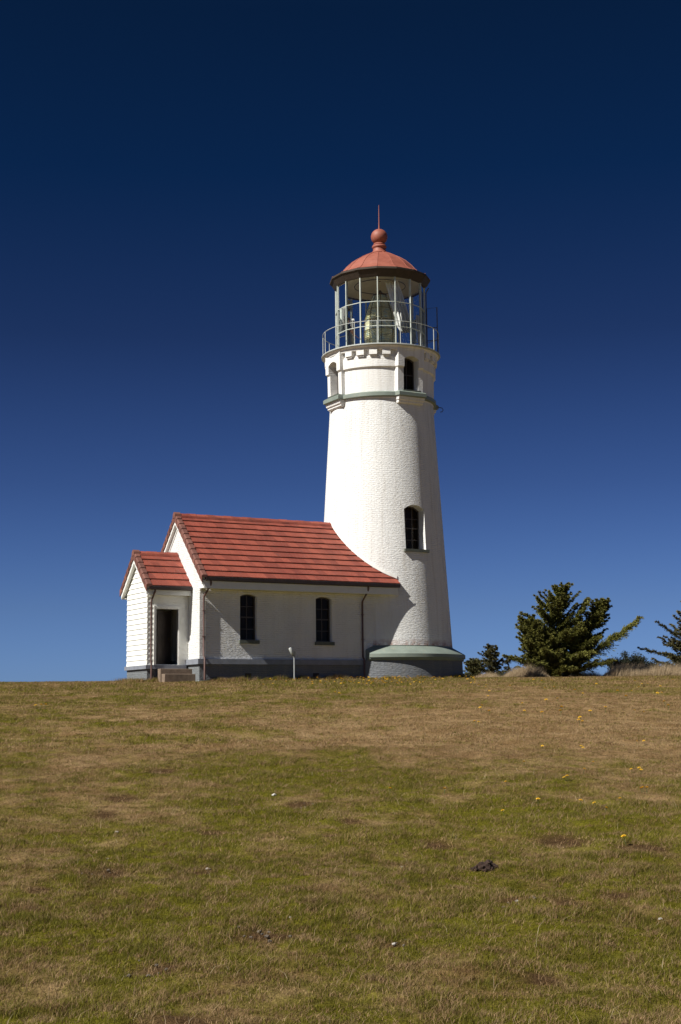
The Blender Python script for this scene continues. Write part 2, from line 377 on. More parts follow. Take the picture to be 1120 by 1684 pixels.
GCOL = {'green': np.array([0.100, 0.090, 0.010]), 'green2': np.array([0.170, 0.155, 0.020]), 'dry': np.array([0.195, 0.115, 0.048]), 'dry2': np.array([0.37, 0.255, 0.135]), 'soil': np.array([0.080, 0.048, 0.024])}
def lerp(a, b, k): return a * (1 - k[:, None]) + b * k[:, None]
def build_ground():
    t = np.concatenate([np.arange(-300, -10, 12), np.arange(-10, 5, 1), np.arange(5, 20, 0.09), np.arange(20, 62, 0.2), np.arange(62, 80, 1), np.arange(80, 901, 6)])
    s = np.concatenate([np.arange(-400, -20, 14), np.arange(-20, -7, 0.6), np.arange(-7, 7, 0.11), np.arange(7, 22, 0.5), np.arange(22, 420, 14)])
    T, S = np.meshgrid(t, s, indexing='ij'); X, Y = xy(T.ravel(), S.ravel()); Z = height(X, Y)
    d = dryness(X, Y); b = bare(X, Y)
    Z = Z - 0.012 * b
    n = len(s); i = np.arange(len(t) - 1)[:, None] * n + np.arange(n - 1)[None, :]
    i = i.ravel(); F = np.stack([i, i + n, i + n + 1, i + 1], 1)[:, ::-1]
    me = bpy.data.meshes.new('ground'); me.vertices.add(len(X)); me.vertices.foreach_set('co', np.stack([X, Y, Z], 1).ravel())
    me.loops.add(F.size); me.loops.foreach_set('vertex_index', F.ravel()); me.polygons.add(len(F)); me.polygons.foreach_set('loop_start', np.arange(len(F)) * 4)
    me.update(calc_edges=True)
    f2 = fbm(X, Y, 3.0, 3, 77)
    c = lerp(lerp(GCOL['green'][None] * 0.8, GCOL['green2'][None] * 0.8, f2), lerp(GCOL['dry'][None] * 0.8, GCOL['dry2'][None] * 0.8, f2), d)
    c = lerp(c, np.tile(GCOL['soil'][None], (len(X), 1)), b)
    a = me.color_attributes.new('tint', 'FLOAT_COLOR', 'POINT'); a.data.foreach_set('color', np.concatenate([c, np.ones((len(c), 1))], 1).ravel())
    tm = NT('turf'); at = tm.n.new('ShaderNodeAttribute'); at.attribute_name = 'tint'
    v = tm.noise(38, 6); v2 = tm.noise(7, 6)
    col = tm.mix(1.0, at.outputs['Color'], tm.ramp(v, [(0.3, 0.45), (0.7, 1.5)]), 'MULTIPLY')
    col = tm.mix(1.0, col, tm.ramp(v2, [(0.3, 0.75), (0.7, 1.25)]), 'MULTIPLY')
    tm.set(color=col, rough=1.0, spec=0.0, normal=tm.bump(tm.noise(90, 4), 1.0, 0.02))
    o = link('ground', me, tm.m, smooth=180); tag(o, kind='structure')
    sea = MB().add([(-30000, -30000, -60), (30000, -30000, -60), (30000, 30000, -60), (-30000, 30000, -60)], [(0, 1, 2, 3)])
    sm = NT('sea_water'); w = sm.noise(0.08, 6); sm.set(color=(0.01, 0.035, 0.06), rough=0.15, normal=sm.bump(w, 0.5, 1.0))
    tag(sea.build('sea', sm.m), kind='structure')
build_ground()

# ================================================================ LIGHTHOUSE
def rad(z): return 2.3237 - 0.06051 * (z - 6.3211)
lh = empty('lighthouse', (0, 0, 0.1), 'tall white round masonry lighthouse with red domed lantern room on a grey plinth', 'lighthouse')

# trunk with the recessed window opening on its front
zs = np.linspace(1.0, 10.95, 40)
trunk = MB().lathe([(rad(z), z) for z in zs], 128)
WX, WH = 0.03, 0.45
cut = MB().prism([(u, -3.2, z) for u, z in arch_poly(WX, WH, 5.10, 6.80, 0.17)], (0, 1.9, 0))
me = boolean(trunk, [cut]); link('tower_wall', me, M['tower'], lh, 28)

# plinth and its green skirting
MB().lathe([(3.04, -0.4), (3.01, 0.2), (2.985, 0.93)], 128).build('plinth_wall', M['plinth'], lh, 30)
me = boolean(MB().lathe([(2.5, 0.93), (3.02, 0.931), (3.05, 0.97), (3.05, 1.01), (3.105, 1.03), (3.105, 1.16), (3.08, 1.185), (2.62, 1.45), (2.62, 1.485), (2.55, 1.49)], 128), [MB().box(-4, -2.02, -3.5, 3.5, .5, 2)]); link('plinth_skirting', me, M['green'], lh, 25)

# plan outline with four square bays
def plan(r, hw, face, seg=20):
    """closed outline of a circle radius r with four flat bays (half width hw, face distance face) on the axes"""
    pts = []
    a = math.asin(hw / r)
    for k in range(4):
        c, s_ = math.cos(k * math.pi / 2), math.sin(k * math.pi / 2)
        sh = .06 if k == 3 else 0.0
        for u in (-hw + sh, hw + sh): pts.append((face * c - u * s_, face * s_ + u * c))
        a0 = k * math.pi / 2 + a; a1 = (k + 1) * math.pi / 2 - a
        for i in range(seg + 1):
            t = a0 + (a1 - a0) * i / seg; pts.append((r * math.cos(t), r * math.sin(t)))
    return pts
def plan_loft(levels, mb=None):
    mb = mb or MB(); return mb.loft([[(x, y, z) for x, y in plan(r, hw, f)] for r, hw, f, z in levels])
# upper wall (straight drum with bays), windows cut on all four bays
up = plan_loft([(2.02, .56, 2.10, 10.9), (2.045, .56, 2.12, 12.12), (2.045, .56, 2.12, 12.125), (2.12, .58, 2.19, 12.18), (2.125, .58, 2.195, 12.56), (2.065, .58, 2.195, 12.60), (2.075, .58, 2.20, 12.97)])
cuts = [MB().prism([(u, -2.9, z) for u, z in arch_poly(0.08, .325, 11.27, 12.60, .12)], (0, 5.8, 0)),
        MB().prism([(-2.9, u, z) for u, z in arch_poly(0.02, .325, 11.27, 12.60, .12)], (5.8, 0, 0))]
me = boolean(up, cuts); link('upper_wall', me, M['upper'], lh, 25)
plan_loft([(2.0, .54, 2.08, 10.74), (2.01, .55, 2.13, 10.78), (2.01, .55, 2.13, 10.84), (2.03, .57, 2.18, 10.87), (2.06, .58, 2.21, 10.985)]).build('cornice', M['upper'], lh, 25)
plan_loft([(2.08, .58, 2.22, 10.987), (2.165, .61, 2.295, 11.02), (2.165, .61, 2.295, 11.155), (2.07, .59, 2.22, 11.205)]).build('belt_course', M['green'], lh, 25)
# stringcourse line shadows come from the step; corbel blocks under the gallery, four per quarter
for q in range(4):
    for j in range(4):
        a = q * 90 + 45 + (j - 1.5) * 13.3
        c = Vector((math.cos(R(a)), math.sin(R(a)), 0)); tdir = Vector((-c.y, c.x, 0))
        mb = MB(); mb.rbox(c * 2.13 + Vector((0, 0, 12.715)), tdir * .155, c * .10, Vector((0, 0, .09)))
        mb.rbox(c * 2.11 + Vector((0, 0, 12.595)), tdir * .13, c * .075, Vector((0, 0, .028)))
        mb.build('corbel', M['upper'], lh)
for a, z in [(-121.5, 12.90), (-103, 12.78), (-163, 12.78), (-84, 12.7), (-60, 12.76), (-150, 12.9)]:
    c = Vector((math.cos(R(a)), math.sin(R(a)), 0)); tdir = Vector((-c.y, c.x, 0))
    MB().rbox(c * 2.085 + Vector((0, 0, z)), tdir * .085, c * .012, Vector((0, 0, .05))).build('vent_opening', M['dark'], lh)
# cavetto moulding and deck
MB().lathe([(2.04, 12.815), (2.22, 12.818), (2.23, 12.85), (2.235, 12.90), (2.29, 12.955), (2.30, 12.965), (2.0, 12.968)], 128).build('gallery_moulding', M['upper'], lh, 25)
MB().lathe([(1.0, 12.968), (2.35, 12.972), (2.365, 12.985), (2.365, 13.02), (2.34, 13.035), (1.0, 13.04)], 128).build('gallery_deck', M['rail'], lh, 25)

# windows of the tower
def win_front(parent_name, cx, hw, z0, z1, rise, y, rows, frame_m, axis=0, bars_v=1, glassm='winglass', thick=.045):
    """frame + pane in plane y (axis 0: facing -y, axis 1: facing -x, axis 2: facing +x, axis 3: facing +y)"""
    def tr(p):
        u, yy, z = p
        return {0: (u, yy, z), 1: (yy, -u, z), 2: (-yy, u, z), 3: (-u, -yy, z)}[axis]
    def prism(mb, poly2, ya, yb): mb.prism([tr((u, ya, z)) for u, z in poly2], Vector(tr((0, yb, 0))) - Vector(tr((0, ya, 0))))
    out = arch_poly(cx, hw, z0, z1, rise); inn = arch_poly(cx, hw - thick, z0 + thick, z1 - thick, rise)
    mb = MB(); n = len(out)
    for i in range(n):
        j = (i + 1) % n; prism(mb, [out[i], out[j], inn[j], inn[i]], y, y + .06)
    w = .014
    mb2 = mb
    prism(mb2, [(cx - hw + thick, (z0 + z1) / 2 - .022), (cx + hw - thick, (z0 + z1) / 2 - .022), (cx + hw - thick, (z0 + z1) / 2 + .022), (cx - hw + thick, (z0 + z1) / 2 + .022)], y + .005, y + .05)
    for k in range(1, rows):
        if abs(k - rows / 2) < .01: continue
        zz = z0 + (z1 - rise * .5 - z0) * k / rows; prism(mb2, [(cx - hw + thick, zz - w), (cx + hw - thick, zz - w), (cx + hw - thick, zz + w), (cx - hw + thick, zz + w)], y + .018, y + .046)
    for k in range(1, bars_v + 1):
        uu = cx - hw + 2 * hw * k / (bars_v + 1); prism(mb2, [(uu - w, z0 + thick), (uu + w, z0 + thick), (uu + w, z1 - thick), (uu - w, z1 - thick)], y + .012, y + .044)
    fr = mb.build(parent_name, M[frame_m], None)
    g = MB(); prism(g, inn, y + .030, y + .034)
    return fr, g
def add_window(parent, name, *a, sill=None, **k):
    fr, g = win_front(name, *a, **k); fr.parent = parent; fr.data.transform(Matrix.Translation(-parent.location))
    g.build('pane', M[k.get('glassm', 'winglass')], fr)
    bl = MB(); (lambda pts: bl.add(pts, [tuple(range(len(pts)))]))([{0: (u, a[5] + .12, z), 1: (a[5] + .12, -u, z), 2: (-a[5] - .12, u, z), 3: (-u, -a[5] - .12, z)}[k.get('axis', 0)] for u, z in arch_poly(a[0], a[1] + .02, a[2] - .02, a[3] + .02, a[4])])
    bl.build('dim_backing', M['dim_backing'], fr)  # board added behind the pane to give the tone of a dim recess
    if sill: sill.build('sill', M['sill'], fr)
    return fr
s_ = MB().box(WX - .54, WX + .54, -2.46, -2.2, 4.99, 5.095)
add_window(lh, 'window', WX, WH, 5.10, 6.80, .17, -1.86, 4, 'frame_dark', bars_v=2, sill=s_)
for ax in range(4):
    s_ = MB()
    q = {0: (0, -1), 1: (-1, 0), 2: (1, 0), 3: (0, 1)}[ax]; t_ = (-q[1], q[0])
    s_.rbox((q[0] * 2.09 + (.08 if ax in (0, 3) else 0), q[1] * 2.09, 11.245), Vector((t_[0], t_[1], 0)) * .40, Vector((q[0], q[1], 0)) * .12, Vector((0, 0, .022)))
    add_window(lh, 'upper_window', {0: .08, 1: -.02, 2: .02, 3: -.08}[ax], .325, 11.27, 12.60, .12, -1.80, 2, 'frame_dark', axis=ax, bars_v=1, sill=s_)
# near-black core stands in for the unlit rooms behind the windows
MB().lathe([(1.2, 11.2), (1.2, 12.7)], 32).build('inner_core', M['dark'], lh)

# small bracket at the right of the belt
MB().tube([(2.0, -1.0, 11.0), (2.12, -1.12, 10.96), (2.16, -1.15, 10.88), (2.12, -1.12, 10.80), (2.06, -1.08, 10.80)], .016, 6).build('cable_hook', M['iron'], lh, 60)

# gallery railing
rail = MB()
ring = [az(a * 5, 2.31, 13.91) for a in range(72)]
rail.tube(ring, .014, 8, closed=True)
rl = rail.build('handrail', M['rail'], lh, 60)
for k in range(16):
    a = (k + .5) * 22.5
    MB().tube([az(a, 2.31, 13.02), az(a, 2.31, 13.91)], .017, 8).build('rail_post', M['rail'], lh, 60)
# tall gate frame between lantern and railing at the right
ag = -37
g = MB().tube([az(ag, 1.86, 13.04), az(ag, 1.86, 14.93), az(ag, 2.27, 14.97), az(ag, 2.27, 13.04)], .02, 8)
for z in (14.15, 13.62): g.tube([az(ag, 1.86, z), az(ag, 2.27, z)], .015, 6)
g.build('gallery_gate', M['iron'], lh, 60)

# lantern: low wall, mullions, rings, panes
LRr = 1.77
MB().lathe([(1.80, 13.035), (1.80, 13.12), (1.70, 13.13), (1.70, 13.035)], 16, a0=R(11.25), cap=False).build('lantern_wall', M['mullion'], lh)
for k in range(16):
    a = (k + .5) * 22.5; c = Vector((math.cos(R(a)), math.sin(R(a)), 0)); t_ = Vector((-c.y, c.x, 0))
    MB().rbox(c * (LRr - .01) + Vector((0, 0, 14.48)), t_ * .019, c * .045, Vector((0, 0, 1.36))).build('mullion', M['mullion'], lh)
def poly_ring(r, z, w, h):
    mb = MB()
    for k in range(16):
        p = az((k + .5) * 22.5, r, z); q = az((k + 1.5) * 22.5, r, z); d = (q - p); u = Vector((d.y, -d.x, 0)).normalized()
        mb.rbox((p + q) / 2, d / 2 - d.normalized() * .02, u * w, Vector((0, 0, h)))
    return mb
for z in (14.83, 13.86): poly_ring(LRr + .012, z, .018, .012).build('glazing_bar', M['mullion'], lh)
for k in range(16):
    for z0, z1 in ((13.13, 13.845), (13.875, 14.815), (14.845, 15.765)):
        p = az((k + .5) * 22.5, LRr, 0); q = az((k + 1.5) * 22.5, LRr, 0); d = (q - p).normalized() * .03
        p += d; q -= d
        MB().add([p + Vector((0, 0, z0)), q + Vector((0, 0, z0)), q + Vector((0, 0, z1)), p + Vector((0, 0, z1))], [(0, 1, 2, 3)]).build('glass_pane', M['glass'], lh)
MB().lathe([(1.69, 13.05), (1.69, 13.07), (.02, 13.07)], 48, cap=False).build('lantern_floor', M['ceil'], lh)
# dark pipe up the right side of the lantern
MB().tube([az(-35, 1.84, 13.04), az(-35, 1.84, 15.6), az(-35, 1.95, 15.8)], .022, 6).build('lantern_pipe', M['iron'], lh, 60)
# eave: inverted cone under a thin fascia
VR = 2.02
A0 = R(11.25)
MB().lathe([(1.70, 15.84), (1.81, 15.82), (1.84, 15.86), (VR - .03, 16.08), (VR, 16.09), (VR, 16.15), (VR - .02, 16.17), (1.70, 16.25)], 16, a0=A0, cap=False).build('lantern_eave', M['eave'], lh)
# ceiling
MB().lathe([(1.72, 15.86), (1.2, 16.02), (.5, 16.14), (.05, 16.16)], 48, cap=False).build('lantern_ceiling', M['ceil'], lh, 60)
MB().tube([az(a * 7.5, 1.02, 15.93) for a in range(48)], .014, 6, closed=True).build('curtain_rail', M['iron'], lh, 60)
# dome in 16 gores
prof = [(VR - .015, 16.172), (1.86, 16.215), (1.70, 16.30), (1.55, 16.44), (1.40, 16.62), (1.14, 16.86), (.90, 17.02), (.68, 17.14), (.48, 17.235), (.33, 17.29), (.10, 17.31)]
roof = MB().lathe(prof, 16, a0=A0, cap=False).build('lantern_roof', M['dome'], lh)
seam = MB()
for k in range(16):
    a = (k + .5) * 22.5; seam.tube([az(a, r + .002, z + .002) for r, z in prof[:-1]], .011, 5)
seam.build('roof_seam', M['dome'], roof, 60)
MB().lathe([(.34, 17.27), (.36, 17.30), (.34, 17.33), (.28, 17.36), (.26, 17.42), (.25, 17.50), (.29, 17.54), (.30, 17.58), (.28, 17.62), (.24, 17.64), (.25, 17.68), (.22, 17.72)], 40).build('roof_collar', M['dome'], roof, 50)
ballp = [(.335 * math.sin(R(a)) + .001, 18.0 - .325 * math.cos(R(a))) for a in range(8, 181, 8)] 
MB().lathe(ballp, 40).build('ventilator_ball', M['dome'], roof, 60)
MB().tube([(0, 0, 18.28), (0, 0, 18.6), (0, 0, 19.34)], [.035, .022, .012], 8).build('lightning_rod', M['dome'], roof, 60)

# ---------------------------------------------------------------- lens inside the lantern
ln = empty('fresnel_lens', (0, 0, 13.04), 'large beehive glass lens standing inside the lantern room', 'lens')
MB().lathe([(.52, 13.04), (.52, 13.12), (.36, 13.16), (.34, 13.34), (.60, 13.38), (.60, 13.44)], 40).build('pedestal', M['iron'], ln, 40)
def beehive(z): 
    pts = [(13.44, .60), (14.05, .62), (14.35, .60), (14.62, .58), (14.9, .50), (15.2, .40), (15.55, .24)]
    return float(np.interp(z, [p[0] for p in pts], [p[1] for p in pts]))
prof = []
z = 13.46
while z < 15.5:
    r = beehive(z)
    if 14.05 < z < 14.45: prof += [(r, z), (r + .012, z + .1)]; z += .2; continue
    prof += [(r, z), (r + .035, z + .035), (r + .004, z + .062)]; z += .07
prof.append((.2, 15.55))
MB().lathe(prof, 64).build('lens_glass', M['lens'], ln)
for k in range(8):
    a = k * 45 + 18; pts = [az(a, beehive(z) + .04, z) for z in np.linspace(13.44, 15.55, 12)]
    MB().tube(pts, .012, 5).build('lens_rib', M['brass'], ln, 60)
for z in (13.45, 14.06, 14.46, 14.95, 15.55): MB().tube([az(a * 10, beehive(z) + .04, z) for a in range(36)], .012, 5, closed=True).build('lens_hoop', M['brass'], ln, 60)
MB().lathe([(.25, 15.55), (.27, 15.60), (.1, 15.68), (.04, 15.78)], 24).build('lens_cap', M['brass'], ln, 60)
for a, z in ((-128, 14.25), (-128, 14.46), (-140, 13.95), (-133, 13.75), (-110, 14.5), (-106, 14.8), (-124, 14.6), (-150, 14.3)):
    c = az(a, beehive(z) + .035, z); bm = MB()
    for s2 in range(1): bm.lathe([(.001, z - .03), (.022, z - .02), (.03, z), (.022, z + .02), (.001, z + .03)], 10, c.x, c.y)
    bm.build('glint_bead', M['glint'] if 'glint' in M else M['brass'], ln, 60)  # beads added to imitate bright reflections on the lens

# ---------------------------------------------------------------- curtains in the lantern
def curtain(name, label, top, bot, wt, wb, seed, folds=5, sag=0.0, pinch=1.0):
    """hanging gathered cloth between two points, width wt at top and wb at bottom, real folds"""
    top = Vector(top); bot = Vector(bot); rr = random.Random(seed); n, m = 44, 26
    side = Vector((LR.x, LR.y, 0)); nor = Vector((-LF.x, -LF.y, 0)); vs = []; ph = rr.random() * 6
    for j in range(m):
        t = j / (m - 1); c = top.lerp(bot, t) + side * sag * math.sin(math.pi * t)
        w = wt + (wb - wt) * t ** .8
        if t > .86: w *= 1 - (t - .86) * 3.2 * pinch
        for i in range(n):
            u = i / (n - 1) - .5; f = math.sin(u * folds * 2 * math.pi + ph + t * 1.3) * (.5 + .5 * math.sin(3 * u + seed))
            vs.append(c + side * (u * w) + nor * (f * .045 * (1 + t)) + side * (math.cos(u * folds * 4 * math.pi + ph) * .008))
    fs = [(j * n + i, j * n + i + 1, (j + 1) * n + i + 1, (j + 1) * n + i) for j in range(m - 1) for i in range(n - 1)]
    o = MB().add(vs, fs).build(name, M['cloth'], None, 70)
    sm = o.modifiers.new('thick', 'SOLIDIFY'); sm.thickness = .004
    tag(o, label, 'curtain', 'white cloths hung inside the lantern room'); return o
def inside(lat, dep, z): return Vector((LR.x * lat + LF.x * dep, LR.y * lat + LF.y * dep, z))
curtain('curtain', 'wide white cloth swept down from the ceiling rail at the right of the lens', inside(.42, -.9, 15.9), inside(.95, -1.05, 13.75), .52, .62, 1, 5, .04)
curtain('curtain', 'bright white strip of cloth at the far left of the lantern room, behind the person', inside(-1.44, .66, 15.3), inside(-1.47, .66, 13.2), .13, .17, 2, 2)
curtain('curtain', 'narrow white cloth between the person and the lens', inside(-1.10, 1.0, 14.9), inside(-1.10, 1.0, 13.2), .12, .22, 3, 2)
curtain('curtain', 'narrow white cloth at the far right of the lantern room', inside(1.44, -.55, 14.6), inside(1.60, -.35, 13.2), .12, .2, 4, 2, 0, .3)

# ================================================================ KEEPER'S WORKROOM
X0, YF = -8.64, -1.99
hs = empty('workroom', (X0, 0, 0.2), 'low white brick workroom with red tiled gable roof and clapboard porch against the lighthouse', 'building')
ZR, SL = 6.20, 0.97           # ridge height of the roof surface, slope
def zr(y): return ZR - SL * abs(y)
# walls: hollow shell with windows and a doorway to the porch
def gable_poly(hw, z0, drop, x): return [(x, -hw, z0), (x, hw, z0), (x, hw, zr(hw) - drop), (x, 0, zr(0) - drop), (x, -hw, zr(hw) - drop)]
outer = MB().prism(gable_poly(1.99, .90, .16, X0), (8.2, 0, 0))
inner = MB().prism(gable_poly(1.69, .70, .45, X0 + .30), (7.6, 0, 0))
w1 = MB().prism([(u, -2.3, z) for u, z in arch_poly(-6.768, .325, 1.60, 3.225, .075)], (0, .8, 0))
w2 = MB().prism([(u, -2.3, z) for u, z in arch_poly(-3.745, .325, 1.585, 3.215, .075)], (0, .8, 0))
dr = MB().box(X0 - .1, X0 + .5, -.42, .42, .75, 2.8)
me = boolean(outer, [inner, w1, w2, dr]); link('wall', me, M['house'], hs, 25)
# tower body hides the far end; floor and dark inside
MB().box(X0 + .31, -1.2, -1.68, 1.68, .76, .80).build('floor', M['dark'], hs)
# plinth of the house
MB().box(X0 - .004, -1.6, YF - .004, 1.994, -.3, .745).build('base_wall', M['base'], hs)
bd = MB().prism([(X0 - .10, YF - .095, .746), (X0 - .10, 2.085, .746), (X0 - .10, 2.085, .93), (X0 - .003, 1.993, .965), (X0 - .003, YF - .003, .965), (X0 - .10, YF - .095, .93)][:0] or
                [(X0 - .085, 0, 0)] * 0 or [(X0 - .085, YF - .085, .746), (-1.75, YF - .085, .746), (-1.75, 2.075, .746), (X0 - .085, 2.075, .746)], (0, 0, .185))
bd.build('base_band', M['band'], hs)
for cx, cz in ((-6.78, .365), (-4.08, .385)):
    MB().box(cx - .12, cx + .12, YF - .010, YF - .002, cz - .07, cz + .07).build('vent_opening', M['dark'], hs)
for cx in (-6.768, -3.745):
    z0 = 1.60 if cx < -5 else 1.585; z1 = z0 + 1.63
    s_ = MB().box(cx - .375, cx + .40, YF - .09, YF + .12, z0 - .125, z0 - .003)
    add_window(hs, 'window', cx, .325, z0, z1, .075, YF + .14, 4, 'frame_dark', bars_v=1, sill=s_)

# tiled roof built course by course
def courses(x0, x1, ridge, half, n, side, ledge=.042, x1f=None):
    """overlapping tile courses on one slope; side -1 front, +1 back"""
    mb = MB(); L = half / n; ev = (ridge - ridge)
    for k in range(n):
        ya, yb = side * (k * L), side * ((k + 1) * L + .02)
        za = ridge - SL * abs(ya) - .012; zb = ridge - SL * abs(yb) + ledge
        a1 = x1f(abs(ya)) if x1f else x1; b1 = x1f(abs(yb)) if x1f else x1
        m = max(2, int((x1 - x0) / .33))
        # each course is a run of single tiles with a hair gap and slightly uneven lift
        for i in range(m):
            u0, u1 = i / m, (i + 1) / m
            off = .5 / m if k % 2 else 0
            u0 = min(1, u0 + (off if i else 0)); u1 = min(1, u1 + off) if i < m - 1 else 1
            if u1 - u0 < 1e-4: continue
            xa0, xa1 = x0 + (a1 - x0) * u0 + .003, x0 + (a1 - x0) * u1 - .003
            xb0, xb1 = x0 + (b1 - x0) * u0 + .003, x0 + (b1 - x0) * u1 - .003
            lift = random.uniform(-.004, .005)
            top = [(xa0, ya, za), (xa1, ya, za), (xb1, yb, zb + lift), (xb0, yb, zb + lift)]
            bot = [(p[0], p[1], p[2] - .026) for p in top]
            mb.add(top + bot, [(0, 1, 2, 3), (7, 6, 5, 4), (0, 4, 5, 1), (1, 5, 6, 2), (2, 6, 7, 3), (3, 7, 4, 0)])
    return mb
XG = X0 - .16
def tower_x(yabs):             # where a slope meets the tower, slightly inside its wall
    z = ZR - SL * yabs; r = rad(z) - .06
    return -math.sqrt(max(r * r - yabs * yabs, .0)) if yabs < 2.2 else -.86
EY = 2.52
mbf = courses(XG + .20, -.86, ZR, EY, 11, -1, x1f=lambda y: max(-2.25, tower_x(y)) if y < 2.2 else -.80)
rf = mbf.build('roof', M['tile'], hs)
courses(XG + .20, -.86, ZR, EY, 11, 1, x1f=lambda y: max(-2.25, tower_x(y)) if y < 2.2 else -.80).build('rear_roof_slope', M['tile'], rf)
# solid deck below the tiles
dk = MB()
for sd in (-1, 1):
    dk.prism([(XG + .03, 0, ZR - .05), (XG + .03, sd * 2.47, ZR - SL * 2.47 - .05), (XG + .03, sd * 2.47, ZR - SL * 2.47 - .13), (XG + .03, 0, ZR - .13)], (-1.0 - XG, 0, 0))
dk.build('roof_deck', M['trim'], rf)
# ridge cap tiles
rc = MB(); n = 17
for i in range(n):
    a = XG + .1 + (6.35) * i / n; b = a + 6.35 / n + .03; h = .03 * (i % 2) * .3
    rc.prism([(a, -.13, ZR - .10), (a, -.10, ZR - .02), (a, 0, ZR + .065 + h), (a, .10, ZR - .02), (a, .13, ZR - .10)], (b - a - .035, 0, 0))
rc.build('ridge_cap', M['tile'], rf)
def barge(xg, ridge, half, n, w=.20, hang=.27):
    """brown edge tiles stepping down both rakes"""
    mb = MB(); L = half / n
    for sd in (-1, 1):
        for k in range(n):
            y0, y1 = k * L - .01, (k + 1) * L + .02; t0, t1 = .035, .075
            z0 = ridge - SL * y0; z1 = ridge - SL * y1
            prof = lambda z, t: [(xg, z + t - .03), (xg + .05, z + t), (xg + w, z + t), (xg + w, z - .02), (xg + .03, z - .02), (xg + .03, z - hang + t), (xg, z - hang + t)]
            a = [(x, sd * y0, z) for x, z in prof(z0, t0)]; b = [(x, sd * y1, z) for x, z in prof(z1, t1)]
            mb.loft([a, b])
    return mb
barge(XG, ZR, EY, 12).build('barge_tile', M['barge'], rf)
# peak cover
MB().prism([(XG - .012, -.13, ZR - .12), (XG - .012, -.09, ZR + .03), (XG - .012, 0, ZR + .10), (XG - .012, .09, ZR + .03), (XG - .012, .13, ZR - .12)], (.24, 0, 0)).build('peak_tile', M['barge'], rf)
# barge boards under the gable edge
bb = MB()
for sd in (-1, 1):
    bb.prism([(XG + .035, 0, ZR - .20), (XG + .035, sd * 2.45, ZR - SL * 2.45 - .20), (XG + .035, sd * 2.45, ZR - SL * 2.45 - .34), (XG + .035, 0, ZR - .35)], (X0 - XG - .037, 0, 0))
bb.build('barge_board', M['trim'], hs)
mo = MB()
for sd in (-1, 1):
    mo.prism([(X0 - .025, 0, ZR - .46), (X0 - .025, sd * 1.99, ZR - SL * 1.99 - .46), (X0 - .025, sd * 1.99, ZR - SL * 1.99 - .52), (X0 - .025, 0, ZR - .52)], (.03, 0, 0))
mo.build('gable_moulding', M['trim'], hs)
# eaves: soffit, fascia, gutter front and back
ZE = ZR - SL * EY
for sd in (-1, 1):
    y_a, y_b = sorted((sd * 2.0, sd * 2.44)); xe = -.86 
    MB().box(XG + .13, xe, y_a, y_b, 3.36, 3.385).build('soffit', M['trim'], hs)
    ya, yb = sorted((sd * 2.442, sd * 2.472)); MB().box(XG + .12, xe + .01, ya, yb, 3.345, 3.60).build('fascia', M['trim'], hs)
    gy = sd * 2.54; pr = [(-.065, .0), (-.06, -.10), (-.03, -.115), (.03, -.115), (.055, -.10), (.065, .0), (.055, 0), (.045, -.09), (-.045, -.09), (-.055, 0)]
    MB().prism([(XG + .14, gy + a, ZE - .03 + b) for a, b in pr], (xe + .03 - XG - .14, 0, 0)).build('gutter', M['gutter'], hs)
# box end closing the eave at the gable
MB().box(XG + .115, XG + .13, -2.44, -2.0, 3.36, 3.60).build('eave_return', M['trim'], hs)
# lead flashing where the roof meets the tower
fl = MB(); pts = []
for i in range(24):
    y = -2.34 * i / 23; z = ZR - SL * abs(y) + .03; r = rad(z) + .012; pts.append(Vector((-math.sqrt(r * r - y * y), y, z)))
vs = []
for p in pts: 
    o_ = Vector((p.x, p.y, 0)).normalized(); vs += [p + o_ * .0, p + Vector((0, 0, .12)) - o_ * .006, p + Vector((0, 0, .12)) + o_ * .014, p + o_ * .02]
fl.loft([vs[i * 4:i * 4 + 4] for i in range(24)]); fl.build('flashing', M['white'], rf)
# downspouts
def spout(x, xt, yw, zt, zb, name='downspout', yg=None, par=hs, r=.034):
    mb = MB(); yg = yg if yg is not None else yw - .50
    mb.tube([(xt, yg, zt), (xt, yg, zt - .10), (xt, yg + .04, zt - .17), (x, yw - .06, zt - .52), (x, yw - .042, zt - .60), (x, yw - .042, 1.05), (x, yw - .135, .95), (x, yw - .135, zb)], r, 10)
    for z in (2.6, 1.7): mb.rbox((x, yw - .04, z), (.045, 0, 0), (0, .04, 0), (0, 0, .012))
    return mb.build(name, M['pipe'], par, 60)
spout(-8.50, -8.43, YF, 3.62, .2)
spout(-2.14, -2.14, YF, 3.62, .2)
# pale corner board behind the right-hand pipe
MB().box(-2.09, -2.0, YF - .03, YF + .001, .94, 1.62).build('corner_patch', M['trim'], hs)
# cable sliver / bracket on the wall
MB().tube([(-4.97, YF - .02, 1.02), (-4.97, YF - .07, 1.06), (-4.97, YF - .08, 1.22)], .022, 8).build('wall_spigot', M['post'], hs, 60)

